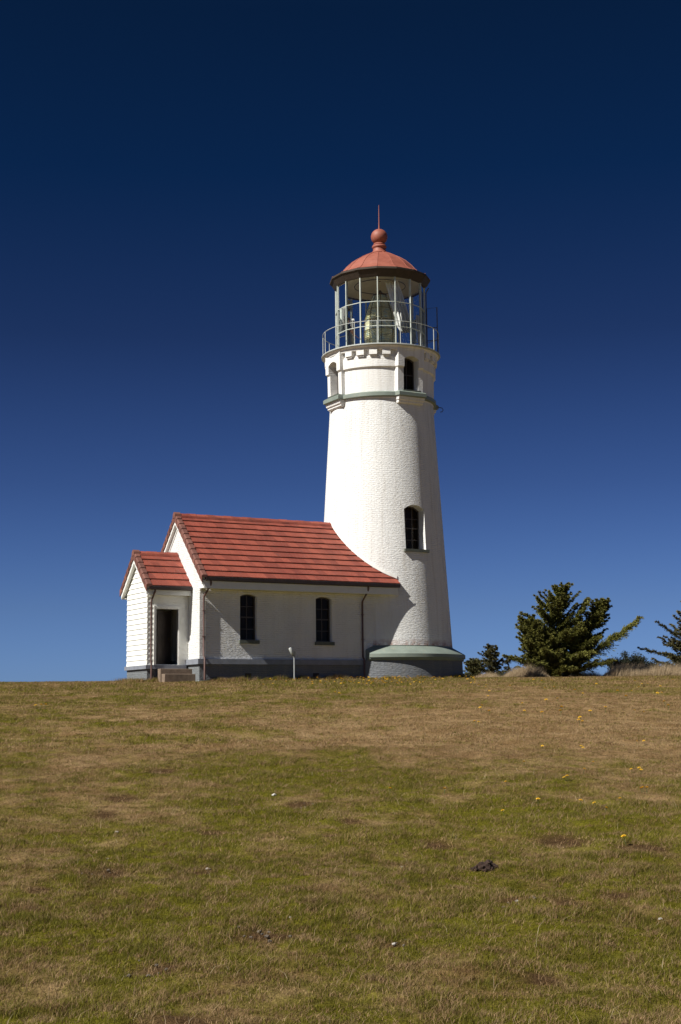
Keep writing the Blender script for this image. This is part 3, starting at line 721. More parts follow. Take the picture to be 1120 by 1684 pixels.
# ---------------------------------------------------------------- porch
PX, PY = -10.20, 1.0
PZ = 4.755
def pz(y): return PZ - SL * abs(y)
XP = PX - .16
MB().box(PX + .02, X0 - .046, -PY + .02, PY - .02, -.3, .60).build('porch_base', M['base'], hs)
MB().box(PX - .05, X0 - .09, -PY - .05, PY + .05, .601, .735).build('porch_band', M['band'], hs)
DX0, DX1, DZ0, DZ1 = -9.865, -9.035, .76, 2.695
core = MB().prism([(PX + .03, -PY + .03, .737), (PX + .03, PY - .03, .737), (PX + .03, PY - .03, pz(PY) - .12), (PX + .03, 0, pz(0) - .12), (PX + .03, -PY + .03, pz(PY) - .12)], (X0 - PX - .032, 0, 0))
inn = MB().box(PX + .13, X0 + .2, -PY + .13, PY - .13, .5, 3.0)
dcut = MB().box(DX0, DX1, -1.3, -.7, DZ0, DZ1)
me = boolean(core, [inn, dcut]); link('porch_wall', me, M['clap'], hs, 25)
# clapboards
cb = MB(); pitch = .183; z = .738
def lap(a0, a1, b0, b1, z0, z1, kind):
    """one board; a: lower ends, b: upper ends"""
    lo, hi = .030, .006
    if kind == 'x':     # on the gable, faces -x, coordinate y
        f = [(PX + .03 - lo, a0, z0), (PX + .03 - lo, a1, z0), (PX + .03 - hi, b1, z1), (PX + .03 - hi, b0, z1)]; g_ = [(PX + .031, a0, z0), (PX + .031, a1, z0), (PX + .031, b1, z1), (PX + .031, b0, z1)]
    else:
        f = [(a0, -PY + .03 - lo, z0), (a1, -PY + .03 - lo, z0), (b1, -PY + .03 - hi, z1), (b0, -PY + .03 - hi, z1)]; g_ = [(a0, -PY + .031, z0), (a1, -PY + .031, z0), (b1, -PY + .031, z1), (b0, -PY + .031, z1)]
    cb.add(f + g_, [(0, 1, 2, 3), (7, 6, 5, 4), (0, 4, 5, 1), (1, 5, 6, 2), (2, 6, 7, 3), (3, 7, 4, 0)])
while z < 4.6:
    z1 = z + pitch; ym = lambda q: min(PY, (PZ - .14 - q) / SL)
    if ym(z1) > .02: lap(-ym(z), ym(z), -ym(z1), ym(z1), z, z1 + .004, 'x')
    elif ym(z) > .02: lap(-ym(z), ym(z), -.01, .01, z, PZ - .15, 'x')
    if z1 < pz(PY) - .1:
        if z1 < DZ1 + .12: segs = [(PX + .0, DX0 - .085), (DX1 + .085, X0 - .004)]
        else: segs = [(PX + .0, X0 - .004)]
        for a, b in segs: lap(a, b, a, b, z, z1 + .004, 'y')
    z = z1
cb.build('clapboard', M['clap'], hs)
# door case, inner door leaf standing ajar in the dark
dc = MB(); yo = -PY - .035
dc.box(DX0 - .085, DX0, yo, -PY + .10, DZ0 - .02, DZ1); dc.box(DX1, DX1 + .085, yo, -PY + .10, DZ0 - .02, DZ1); dc.box(DX0 - .085, DX1 + .085, yo - .003, -PY + .10, DZ1 + .001, DZ1 + .11)
dc.build('door_frame', M['white'], hs)
dl = MB().rbox((-9.42, -.50, 1.72), (.40, .26, 0), (-.012, .018, 0), (0, 0, .95))
dl.rbox((-9.42, -.53, 2.15), (.28, .182, 0), (-.010, .014, 0), (0, 0, .38)); dl.rbox((-9.42, -.53, 1.22), (.28, .182, 0), (-.010, .014, 0), (0, 0, .32))
door = dl.build('door', M['frame_dark'], hs)
MB().lathe([(.01, 1.66), (.028, 1.68), (.028, 1.72), (.01, 1.74)], 12, -9.12, -.36).build('handle', M['brass'], door, 60)
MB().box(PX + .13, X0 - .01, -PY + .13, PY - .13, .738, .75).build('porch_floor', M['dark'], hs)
# porch roof
EP = 1.31
prf = courses(XP + .20, X0 - .003, PZ, EP, 5, -1).build('porch_roof', M['tile'], hs)
courses(XP + .20, X0 - .003, PZ, EP, 5, 1).build('rear_roof_slope', M['tile'], prf)
dk = MB()
for sd in (-1, 1): dk.prism([(XP + .03, 0, PZ - .05), (XP + .03, sd * 1.27, PZ - SL * 1.27 - .05), (XP + .03, sd * 1.27, PZ - SL * 1.27 - .12), (XP + .03, 0, PZ - .12)], (X0 - .004 - XP - .03, 0, 0))
dk.build('roof_deck', M['trim'], prf)
rc = MB()
for i in range(4):
    L = (X0 - XP - .12) / 4; a = XP + .1 + L * i; rc.prism([(a, -.13, PZ - .10), (a, -.10, PZ - .02), (a, 0, PZ + .06 + .01 * (i % 2)), (a, .10, PZ - .02), (a, .13, PZ - .10)], (L - .004, 0, 0))
rc.build('ridge_cap', M['tile'], prf)
barge(XP, PZ, EP, 6).build('barge_tile', M['barge'], prf)
MB().prism([(XP - .012, -.13, PZ - .12), (XP - .012, -.09, PZ + .03), (XP - .012, 0, PZ + .10), (XP - .012, .09, PZ + .03), (XP - .012, .13, PZ - .12)], (.24, 0, 0)).build('peak_tile', M['barge'], prf)
bb = MB()
for sd in (-1, 1):
    bb.prism([(XP + .035, 0, PZ - .22), (XP + .035, sd * 1.25, PZ - SL * 1.25 - .22), (XP + .035, sd * 1.25, PZ - SL * 1.25 - .37), (XP + .035, 0, PZ - .38)], (PX - .002 - XP - .037, 0, 0))
bb.build('porch_barge_board', M['trim'], hs)
ZP = PZ - SL * EP
for sd in (-1, 1):
    ya, yb = sorted((sd * 1.01, sd * 1.24)); MB().box(XP + .13, X0 - .004, ya, yb, ZP - .31, ZP - .29).build('porch_soffit', M['trim'], hs)
    ya, yb = sorted((sd * 1.242, sd * 1.265)); MB().box(XP + .12, X0 - .004, ya, yb, ZP - .32, ZP - .05).build('porch_fascia', M['trim'], hs)
    gy = sd * 1.335; MB().prism([(XP + .14, gy + a, ZP - .035 + b) for a, b in pr], (X0 - .004 - XP - .14, 0, 0)).build('porch_gutter', M['gutter'], hs)
mb = MB().tube([(-10.03, -1.335, ZP - .1), (-10.03, -1.335, ZP - .2), (-10.05, -1.29, ZP - .27), (-10.07, -1.10, ZP - .50), (-10.07, -1.075, ZP - .58), (-10.07, -1.075, .9), (-10.07, -1.12, .78), (-10.07, -1.12, .2)], .032, 10)
mb.build('porch_downspout', M['pipe'], hs, 60)
# frieze under the porch eave
MB().box(PX + .02, X0 - .006, -PY - .045, -PY - .002, pz(PY) - .33, pz(PY) - .20).build('porch_frieze', M['trim'], hs)

# ---------------------------------------------------------------- steps
st = empty('entrance_steps', (-9.2, -1.2, .1), 'two weathered brown steps below the dark porch doorway', 'steps')
MB().box(-9.83, -8.63, -1.36, -1.06, -.1, .60).build('upper_step', M['step'], st)
b_ = MB().box(-9.79, -8.56, -1.66, -1.362, -.1, .415); b_.build('lower_step', M['step'], st)
for o in st.children:
    bv = o.modifiers.new('b', 'BEVEL'); bv.width = .015; bv.segments = 2

# ---------------------------------------------------------------- bent post by the wall
pl = empty('post_light', (-5.14, -2.35, .2), 'short galvanised post with tilted white head standing in grass by the workroom wall', 'lamp post')
MB().tube([(-5.14, -2.35, .0), (-5.14, -2.35, .95), (-5.155, -2.35, 1.01), (-5.22, -2.35, 1.09)], .026, 10).build('post', M['post'], pl, 60)
d_ = Vector((-.42, 0, .9)).normalized(); c_ = Vector((-5.25, -2.35, 1.20))
MB().tube([c_ - d_ * .13, c_ - d_ * .10, c_ + d_ * .12, c_ + d_ * .15], [.035, .058, .062, .04], 14).build('lamp_head', M['rail'], pl, 50)
MB().tube([c_ - d_ * .13, c_ - d_ * .16], [.036, .03], 12).build('collar', M['iron'], pl, 50)

# ================================================================ PERSON in the lantern room
def skin_mesh(name, verts, edges, radii, m, parent, root=0, sub=2):
    me = bpy.data.meshes.new(name); me.from_pydata([tuple(v) for v in verts], edges, []); o = bpy.data.objects.new('t', me); COL.objects.link(o)
    sk = o.modifiers.new('s', 'SKIN'); sk.use_smooth_shade = True
    for i, r_ in enumerate(radii):
        sv = me.skin_vertices[0].data[i]; sv.radius = (r_ if isinstance(r_, tuple) else (r_, r_)); sv.use_root = (i == root)
    su = o.modifiers.new('u', 'SUBSURF'); su.levels = sub; su.render_levels = sub
    bpy.context.view_layer.update(); out = bpy.data.meshes.new_from_object(o.evaluated_get(bpy.context.evaluated_depsgraph_get())); bpy.data.objects.remove(o)
    out.name = name; out.materials.clear()
    return link(name, out, m, parent, 180)
pe = empty('person', tuple(inside(-1.40, .05, 13.04)), 'person in navy shirt and light blue jeans bending forward beside the lens', 'person')
B = lambda lat, dep, z: inside(-1.40 + lat, .05 + dep, 13.04 + z)
# facing right (towards the lens), bent a little forward; arm reaching down
J = dict(pelvis=B(0, 0, .86), waist=B(.03, 0, 1.0), chest=B(.12, 0, 1.22), neck=B(.06, 0, 1.38), headb=B(.08, 0, 1.45), headt=B(.11, 0, 1.56),
         shL=B(.10, -.17, 1.30), elL=B(.28, -.20, 1.06), wrL=B(.34, -.17, .82), shR=B(.10, .17, 1.30), elR=B(.26, .20, 1.08), wrR=B(.42, .16, .92),
         hpL=B(0, -.10, .82), knL=B(.04, -.12, .46), anL=B(-.04, -.12, .08), toL=B(.14, -.13, .03), hpR=B(0, .10, .82), knR=B(.07, .12, .46), anR=B(.02, .12, .08), toR=B(.2, .13, .03))
names = list(J); V = [J[k] for k in names]; ix = {k: i for i, k in enumerate(names)}
E_ = [('pelvis', 'waist'), ('waist', 'chest'), ('chest', 'neck'), ('neck', 'headb'), ('headb', 'headt'), ('chest', 'shL'), ('shL', 'elL'), ('elL', 'wrL'), ('chest', 'shR'), ('shR', 'elR'), ('elR', 'wrR'),
      ('pelvis', 'hpL'), ('hpL', 'knL'), ('knL', 'anL'), ('anL', 'toL'), ('pelvis', 'hpR'), ('hpR', 'knR'), ('knR', 'anR'), ('anR', 'toR')]
rd = dict(pelvis=.12, waist=.11, chest=.125, neck=.052, headb=.085, headt=.088, shL=.06, elL=.042, wrL=.03, shR=.06, elR=.042, wrR=.03, hpL=.085, knL=.058, anL=.04, toL=.035, hpR=.085, knR=.058, anR=.04, toR=.035)
body = skin_mesh('body', V, [(ix[a], ix[b]) for a, b in E_], [rd[k] for k in names], M['skin'], pe, ix['pelvis'])
def sub_skin(name, keys, edges, grow, m):
    vs = [J[k] for k in keys]; ii = {k: i for i, k in enumerate(keys)}
    return skin_mesh(name, vs, [(ii[a], ii[b]) for a, b in edges], [rd[k] * grow if k in rd else .05 for k in keys], m, pe)
J['armL'] = J['shL'].lerp(J['elL'], .75); J['armR'] = J['shR'].lerp(J['elR'], .75); rd['armL'] = rd['armR'] = .052
J['nk'] = J['chest'].lerp(J['neck'], .75); rd['nk'] = .075
sub_skin('shirt', ['waist', 'pelvis', 'chest', 'nk', 'shL', 'armL', 'shR', 'armR'], [('pelvis', 'waist'), ('waist', 'chest'), ('chest', 'nk'), ('chest', 'shL'), ('shL', 'armL'), ('chest', 'shR'), ('shR', 'armR')], 1.16, M['shirt'])
J['cuL'] = J['knL'].lerp(J['anL'], .92); J['cuR'] = J['knR'].lerp(J['anR'], .92); rd['cuL'] = rd['cuR'] = .052; J['wl'] = J['pelvis'].lerp(J['waist'], .35); rd['wl'] = .118
sub_skin('jeans', ['pelvis', 'wl', 'hpL', 'knL', 'cuL', 'hpR', 'knR', 'cuR'], [('pelvis', 'wl'), ('pelvis', 'hpL'), ('hpL', 'knL'), ('knL', 'cuL'), ('pelvis', 'hpR'), ('hpR', 'knR'), ('knR', 'cuR')], 1.17, M['jeans'])
for s2 in ('L', 'R'):
    w_, e_ = J['wr' + s2], J['el' + s2]; d_ = (w_ - e_).normalized(); sd_ = Vector(LF) * 1.0; nn = d_.cross(sd_).normalized()
    palm = w_ + d_ * .05
    vs = [w_, palm, w_ + d_ * .085]; ed = [(0, 1), (1, 2)]; ra = [.024, (.036, .018), (.034, .016)]
    skin_mesh('palm', vs, ed, ra, M['skin'], pe, 0, 1)
    for k, (off, ln_) in enumerate(((-.028, .065), (-.010, .075), (.010, .072), (.028, .055))):
        b0 = w_ + d_ * .085 + sd_ * off; skin_mesh('finger', [b0, b0 + d_ * ln_ * .5 + nn * .008, b0 + d_ * ln_ * .85 + nn * .03], [(0, 1), (1, 2)], [.009, .0085, .007], M['skin'], pe, 0, 1)
    b0 = w_ + d_ * .03 - sd_ * .03; skin_mesh('thumb', [b0, b0 + d_ * .03 - sd_ * .025, b0 + d_ * .055 - sd_ * .03 + nn * .01], [(0, 1), (1, 2)], [.011, .0095, .008], M['skin'], pe, 0, 1)
hb = J['headt'] + Vector((0, 0, .035)) - Vector(LR) * .015
hm = MB(); 
for i in range(7):
    pass
hm.lathe([(.001 + .098 * math.sin(R(a)), hb.z - .02 + .085 * math.cos(R(a))) for a in range(0, 105, 12)], 20, hb.x, hb.y); hm.build('hair', M['hair'], pe, 80)
fc = J['headb'].lerp(J['headt'], .45)
MB().tube([fc + Vector(LR) * .085, fc + Vector(LR) * .112 - Vector((0, 0, .012))], [.014, .009], 8).build('nose', M['skin'], pe, 60)
for s2 in (-1, 1):
    MB().lathe([(.001, fc.z + .012), (.009, fc.z + .02), (.001, fc.z + .03)], 8, (fc + Vector(LR) * .082).x + LF.x * .032 * s2, (fc + Vector(LR) * .082).y + LF.y * .032 * s2).build('eye', M['shoe'], pe, 60)
    MB().tube([fc + Vector(LF) * .086 * s2 + Vector((0, 0, -.02)), fc + Vector(LF) * .094 * s2, fc + Vector(LF) * .086 * s2 + Vector((0, 0, .025))], .012, 6).build('ear', M['skin'], pe, 60)
mo_ = fc - Vector((0, 0, .05)) + Vector(LR) * .082
MB().tube([mo_ - Vector(LF) * .02, mo_ + Vector(LR) * .004, mo_ + Vector(LF) * .02], .005, 6).build('mouth', M['hair'], pe, 60)
for s2 in ('L', 'R'):
    a_, t_ = J['an' + s2], J['to' + s2]; MB().tube([a_ + Vector((-.03, 0, -.03)) , a_ + Vector((0, 0, -.025)), t_, t_ + (t_ - a_).normalized() * .06], [.04, .048, .04, .025], 12).build('shoe', M['shoe'], pe, 60)

# ================================================================ FOLIAGE
def quick_mesh(name, co, tri, colors=None):
    me = bpy.data.meshes.new(name); me.vertices.add(len(co)); me.vertices.foreach_set('co', co.astype(np.float32).ravel())
    me.loops.add(tri.size); me.loops.foreach_set('vertex_index', tri.astype(np.int32).ravel()); me.polygons.add(len(tri)); me.polygons.foreach_set('loop_start', np.arange(len(tri), dtype=np.int32) * tri.shape[1])
    me.update(calc_edges=True)
    if colors is not None:
        a = me.color_attributes.new('tint', 'FLOAT_COLOR', 'POINT'); a.data.foreach_set('color', np.concatenate([colors, np.ones((len(colors), 1))], 1).astype(np.float32).ravel())
    return me
def mat_leaf(name, transl=0.25, rough=0.7):
    t = NT(name); at = t.n.new('ShaderNodeAttribute'); at.attribute_name = 'tint'
    t.set(color=at.outputs['Color'], rough=rough, spec=0.2)
    tr = t.n.new('ShaderNodeBsdfTranslucent'); t.link(at.outputs['Color'], tr.inputs[0]); ms = t.n.new('ShaderNodeMixShader'); ms.inputs[0].default_value = transl
    t.link(t.b.outputs[0], ms.inputs[1]); t.link(tr.outputs[0], ms.inputs[2]); t.link(ms.outputs[0], t.out.inputs[0]); return t.m
M['needles'] = mat_leaf('spruce_needles', 0.12)
M['blade'] = mat_leaf('grass_blade', 0.3)
M['bark'] = paint('spruce_bark', (0.10, 0.075, 0.055), 0.95, 0.3, 12, bump=0.8)

def norm(v): return v / (np.linalg.norm(v, axis=-1, keepdims=True) + 1e-9)
def spruce(name, label, base, trunks, limbs, seed, cat='tree', group=None, tone=(0.045, 0.055, 0.018), leaf=.095, dens=1.0, auto=0, H=4.0, Wd=1.5, spread=1.0):
    """wind-shaped spruce. trunks/limbs: polylines in local (right, depth, up) metres; every limb carries twigs with flat needle sprays"""
    r = np.random.default_rng(seed); base = Vector(base)
    root = empty(name, tuple(base), label, cat, group)
    R3 = np.array([[LR.x, LR.y, 0], [LF.x, LF.y, 0], [0, 0, 1.0]])
    def W(p): return np.asarray(p, float) @ R3 + np.array(base)
    wood = MB()
    for tr in trunks:
        pts = np.array(tr['p'], float); n = len(pts); q = W(pts)
        wood.tube([Vector(a) for a in q], [tr['r'] * (1 - .85 * i / (n - 1)) for i in range(n)], 8)
    L = [dict(l) for l in limbs]
    # automatic limbs spiralling round each trunk fill the crown in depth
    for k in range(auto):
        tr = trunks[k % len(trunks)]; pts = np.array(tr['p'], float); t = r.uniform(.12, .97) ; seg = t * (len(pts) - 1); i = int(seg); f = seg - i
        p0 = pts[i] * (1 - f) + pts[min(i + 1, len(pts) - 1)] * f
        a = r.uniform(0, 2 * np.pi); ln = tr.get('w', Wd) * (1 - t) ** .62 * r.choice([r.uniform(.45, .8), r.uniform(.8, 1.3)]) + .1
        up_ = r.uniform(-.05, .35) + .5 * t
        d = np.array([np.cos(a), np.sin(a), up_]); mid = p0 + d * ln * .5 + np.array([0, 0, -.06 * ln]); end = p0 + d * ln + np.array([0, 0, .12 * ln])
        L.append(dict(p=[p0, mid, end], w=.13 + .17 * ln))
    quads = []; cols = []
    tone = np.array(tone)
    for l in L:
        P = np.array(l['p'], float); w = l.get('w', .35)
        # resample
        m = max(5, int(np.linalg.norm(np.diff(P, axis=0), axis=1).sum() / .12)); u = np.linspace(0, 1, m); us = np.linspace(0, 1, len(P))
        C = np.stack([np.interp(u, us, P[:, k]) for k in range(3)], 1)
        C[1:-1] += r.normal(0, .02, (m - 2, 3)); T = norm(np.gradient(C, axis=0))
        wood.tube([Vector(a) for a in W(C)], [.035 * (1 - .8 * x) * min(1, w * 2.2) + .004 for x in u], 5)
        hue = r.uniform(.75, 1.25); side = norm(np.cross(T, np.array([0, 0, 1.0])))
        shade = 1.0
        nt = int(m * 17 * dens)
        for _ in range(nt):
            x = r.beta(1.6, 1.15); j = min(m - 1, int(x * m)); c0 = C[j]
            ln = w * (1.12 - .92 * x) * r.uniform(.5, 1.15)
            d = norm(side[j] * r.choice([-1, 1]) * r.uniform(.3, 1.1) + T[j] * r.uniform(.3, 1.0) + np.array([0, 0, r.uniform(-.35, .3)]) + r.normal(0, .12, 3))
            k = max(3, int(ln / .035)); v = np.linspace(0.05, 1, k)[:, None]
            pts = c0 + d * ln * v + np.array([0, 0, -.12]) * (v ** 2) * ln
            # needle sprays: each a thin kite along the twig, several per station
            for rep in range(2):
                dd = norm(d + r.normal(0, .38, (k, 3)) * [1, 1, .6]); s_l = leaf * r.uniform(.5, 1.1, (k, 1)); sd = norm(np.cross(dd, r.normal(0, 1, (k, 3)))) * leaf * .15
                a = pts; b = pts + dd * s_l * .5 + sd; c = pts + dd * s_l; e = pts + dd * s_l * .5 - sd
                quads.append(np.stack([a, b, c, e], 1))
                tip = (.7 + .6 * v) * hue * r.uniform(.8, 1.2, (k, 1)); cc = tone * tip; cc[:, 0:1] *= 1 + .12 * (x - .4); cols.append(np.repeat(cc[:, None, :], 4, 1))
    Q = np.concatenate(quads).reshape(-1, 3); Cc = np.concatenate(cols).reshape(-1, 3)
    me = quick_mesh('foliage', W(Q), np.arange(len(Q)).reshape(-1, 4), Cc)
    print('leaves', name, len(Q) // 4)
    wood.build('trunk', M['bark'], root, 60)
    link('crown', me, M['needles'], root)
    return root
def at(px, py, t):       # local placement: point at level distance t seen at px,py
    d = FW * 2367.9 + RT * (px - 560) + UP * (842 - py); d = d / (d.dot(LF)); return CAM + d * t
def loc(t, pts, origin, dep=None):
    """photo outline points -> local (right, depth, up) metres relative to origin at level distance t"""
    out = []
    for i, p in enumerate(pts):
        dd = p[2] if len(p) > 2 else 0.0
        w_ = at(p[0], p[1], t + dd) - origin; out.append((w_.dot(LR), w_.dot(LF), w_.z))
    return out
# the big spruce right of the tower
tb = 69.0; o0 = at(912, 1122, tb); o0.z = gz(o0.x, o0.y) - .05
big_tr = [dict(p=loc(tb, [(912, 1124), (908, 1090), (915, 1045), (921, 1000), (922, 966)], o0), r=.13, w=1.7),
          dict(p=loc(tb, [(925, 1122, .2), (945, 1085, .3), (965, 1040, .4), (985, 1005, .4), (993, 992, .3)], o0), r=.09, w=1.1),
          dict(p=loc(tb, [(905, 1122, -.2), (890, 1090, -.5), (880, 1050, -.6), (866, 1018, -.7)], o0), r=.07, w=1.2)]
big_l = [[(930, 1108), (970, 1078, -.3), (1000, 1055, -.4), (1030, 1035, -.3), (1050, 1017, -.2)],
         [(925, 1112), (960, 1098, -.6), (990, 1090, -.8), (1008, 1086, -.9)], [(905, 1110), (880, 1095, -.6), (850, 1085, -.9), (830, 1078, -1)],
         [(905, 1112, -.3), (880, 1103, -.8), (850, 1106, -1.1), (846, 1108, -1.2)], [(900, 1085), (880, 1072, .4), (862, 1062, .6)], [(900, 1050), (875, 1035, -.7), (853, 1032, -1)],
         [(905, 1040), (880, 1020, -.3), (858, 1008, -.4)], [(915, 1010), (900, 990, .2), (888, 975, .3)], [(918, 1020), (895, 1008, -.5), (886, 998, -.7)],
         [(935, 1060), (965, 1035, .5), (998, 1012, .6)], [(930, 1040), (955, 1010, -.5), (968, 987, -.6)], [(935, 1075), (970, 1055, -1.0), (985, 1048, -1.2)], [(925, 1085), (950, 1075, -1.4), (975, 1072, -1.7)],
         [(915, 1090), (905, 1075, -1.2), (895, 1068, -1.8)], [(915, 1070), (925, 1050, -1.0), (930, 1040, -1.5)], [(912, 1100), (930, 1100, -1.3), (945, 1098, -1.8)], [(905, 1095), (885, 1090, -1.3), (870, 1086, -1.7)]]
W_ = [.95, .6, .42, .34, .3, .45, .38, .3, .32, .5, .45, .45, .45, .5, .5, .45, .45]
big_l += [[(918, 1010), (921, 985), (923, 960)], [(925, 1040), (945, 1020), (958, 995), (966, 985)], [(940, 1050), (958, 1028, .6), (975, 1012, .7)], [(905, 1030), (893, 1005, -.4), (885, 985, -.3)], [(885, 1075), (868, 1055, -.5), (862, 1048, -.6)], [(930, 1065), (945, 1045, -.9), (960, 1035, -1.2)]]
W_ += [.2, .42, .4, .36, .4, .45]
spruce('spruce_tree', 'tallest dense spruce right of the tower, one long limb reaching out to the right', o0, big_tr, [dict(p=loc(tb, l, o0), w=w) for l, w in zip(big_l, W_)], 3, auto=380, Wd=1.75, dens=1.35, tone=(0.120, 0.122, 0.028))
# spruce at the right edge
tr_ = 71.0; o1 = at(1142, 1112, tr_); o1.z = gz(o1.x, o1.y)
spruce('spruce_tree', 'dark wind-bent spruce cut off by the right edge, limbs pointing left', o1,
       [dict(p=loc(tr_, [(1142, 1118), (1140, 1080), (1148, 1040), (1155, 1000), (1160, 960)], o1), r=.14, w=1.6)],
       [dict(p=loc(tr_, l, o1), w=w) for l, w in (([(1140, 1088), (1110, 1078), (1080, 1073), (1052, 1066)], .38), ([(1145, 1065), (1120, 1050), (1100, 1035), (1081, 1023)], .34), ([(1140, 1080), (1115, 1064, -.5), (1092, 1058, -.6)], .34), ([(1140, 1100), (1115, 1098, -.4), (1098, 1090, -.6)], .4), ([(1140, 1105), (1120, 1085, -.9), (1105, 1078, -1.2)], .45), ([(1140, 1108), (1112, 1104, .5), (1092, 1100, .7)], .4), ([(1145, 1060), (1125, 1060, -.5), (1108, 1052, -.7)], .4), ([(1145, 1050), (1125, 1045, .5), (1110, 1040, .7)], .4))],
       5, auto=120, Wd=1.5, tone=(0.10, 0.095, 0.04))
# small spruces left of it, beside the plinth
ts_ = 72.0; o2 = at(810, 1120, ts_); o2.z = gz(o2.x, o2.y)
spruce('spruce_tree', 'small ragged spruce with a pointed top just right of the plinth', o2,
       [dict(p=loc(ts_, [(812, 1124), (811, 1100), (808, 1078), (808, 1062)], o2), r=.07, w=.62)],
       [dict(p=loc(ts_, l, o2), w=w) for l, w in (([(811, 1085), (798, 1078), (788, 1074)], .2), ([(811, 1092), (792, 1088), (780, 1084)], .24), ([(811, 1100), (795, 1096), (778, 1097)], .3), ([(811, 1095), (818, 1090), (824, 1087)], .28), ([(811, 1110), (822, 1106), (834, 1104)], .26), ([(811, 1070), (803, 1067), (797, 1064)], .16))],
       8, auto=45, Wd=.7, leaf=.085, tone=(0.085, 0.08, 0.035))
o3 = at(781, 1120, ts_ - 2); o3.z = gz(o3.x, o3.y)
spruce('spruce_tree', 'low bushy spruce tucked between the plinth and the small ragged spruce', o3,
       [dict(p=loc(ts_ - 2, [(783, 1124), (781, 1108), (779, 1097), (778, 1090)], o3), r=.06, w=.55)],
       [dict(p=loc(ts_ - 2, l, o3), w=w) for l, w in (([(782, 1112), (770, 1110), (763, 1109)], .2), ([(782, 1104), (773, 1102), (768, 1100)], .22), ([(782, 1106), (793, 1104), (800, 1105)], .26), ([(781, 1098), (774, 1093), (771, 1088)], .12), ([(782, 1112), (800, 1112), (806, 1112)], .26))],
       9, auto=40, Wd=.6, leaf=.085, tone=(0.08, 0.08, 0.03))
o4 = at(838, 1120, ts_); o4.z = gz(o4.x, o4.y)
spruce('sapling', 'thin sparse sapling between the small ragged spruce and the tallest one', o4,
       [dict(p=loc(ts_, [(840, 1124), (839, 1105), (834, 1088), (831, 1080)], o4), r=.03, w=.3)],
       [dict(p=loc(ts_, l, o4), w=w) for l, w in (([(838, 1095), (833, 1090), (829, 1087)], .14), ([(838, 1103), (834, 1100), (832, 1098)], .14), ([(839, 1112), (830, 1112), (824, 1110)], .16))],
       10, auto=8, Wd=.25, leaf=.075, dens=.8, tone=(0.085, 0.08, 0.035))
# dark rounded bush
ob = at(1040, 1118, 72.0); ob.z = gz(ob.x, ob.y)
def bush(name, label, o, w, h, seed, n=9000, tone=(0.022, 0.026, 0.014)):
    r = np.random.default_rng(seed); root = empty(name, tuple(o), label, 'bush'); wood = MB(); quads = []; cols = []
    for k in range(34):
        a = r.uniform(-1, 1); e = np.array([a * w, r.uniform(-.8, .8), h * (1 - .55 * abs(a) ** 1.5) * r.uniform(.55, 1.08)])
        b = np.array([a * w * .55, e[1] * .4, 0.0]); wood.tube([Vector(np.array([b, (b + e) / 2 + [0, 0, .05], e])[i] @ np.array([[LR.x, LR.y, 0], [LF.x, LF.y, 0], [0, 0, 1]]) + np.array(o)) for i in range(3)], [.02, .014, .006], 5)
        m = n // 34; u = r.beta(2.2, 1.0, (m, 1)); c = b + (e - b) * u + r.normal(0, .11, (m, 3)); c[:, 2] = np.abs(c[:, 2])
        dd = norm(r.normal(0, 1, (m, 3)) + [0, 0, .4]); sd = norm(np.cross(dd, r.normal(0, 1, (m, 3)))) * .022; L_ = r.uniform(.05, .1, (m, 1))
        quads.append(np.stack([c, c + dd * L_ * .5 + sd, c + dd * L_, c + dd * L_ * .5 - sd], 1)); cols.append(np.repeat((np.array(tone) * r.uniform(.6, 1.5, (m, 1)))[:, None, :], 4, 1))
    Q = np.concatenate(quads).reshape(-1, 3) @ np.array([[LR.x, LR.y, 0], [LF.x, LF.y, 0], [0, 0, 1]]) + np.array(o)
    wood.build('stem', M['bark'], root, 60); link('foliage', quick_mesh('foliage', Q, np.arange(len(Q)).reshape(-1, 4), np.concatenate(cols).reshape(-1, 3)), M['needles'], root)
bush('bush', 'dark low rounded bush between the tallest spruce and the one at the right edge', ob, 1.25, 1.25, 4, 14000)
o5 = at(1085, 1116, 69.0); o5.z = gz(o5.x, o5.y)
bush('bush', 'yellowish low scrub at the foot of the right-edge spruce', o5, .75, .55, 6, 5000, (0.06, 0.055, 0.02))

# ================================================================ GRASS
def blades(t, s, h, w, col, lean, wind, two=False, soil=True):
    n = len(t); x, y = xy(t, s); z = height(x, y) - .004
    az_ = rng.uniform(0, 2 * np.pi, n); side = np.stack([np.cos(az_), np.sin(az_), 0 * az_], 1)
    b_az = rng.uniform(0, 2 * np.pi, n); bend = np.stack([np.cos(b_az), np.sin(b_az), 0 * az_], 1) * lean[:, None] + np.array([LR.x, LR.y, 0]) * wind
    B0 = np.stack([x, y, z], 1); up_ = np.array([0, 0, 1.0]); hw = (w / 2)[:, None]
    tip = B0 + (up_ + bend) * h[:, None]
    if two:
        mid = B0 + (up_ + bend * .35) * (h * .55)[:, None]
        co = np.stack([B0 - side * hw, B0 + side * hw, mid + side * hw * .75, tip, mid - side * hw * .75], 1).reshape(-1, 3)
        i = np.arange(n)[:, None] * 5; tri = np.concatenate([i + [0, 1, 2], i + [0, 2, 4], i + [4, 2, 3]]); cc = np.repeat(col, 5, 0)
    else:
        co = np.stack([B0 - side * hw, B0 + side * hw, tip], 1).reshape(-1, 3); tri = np.arange(n * 3).reshape(-1, 3); cc = np.repeat(col, 3, 0)
    return co, tri, cc
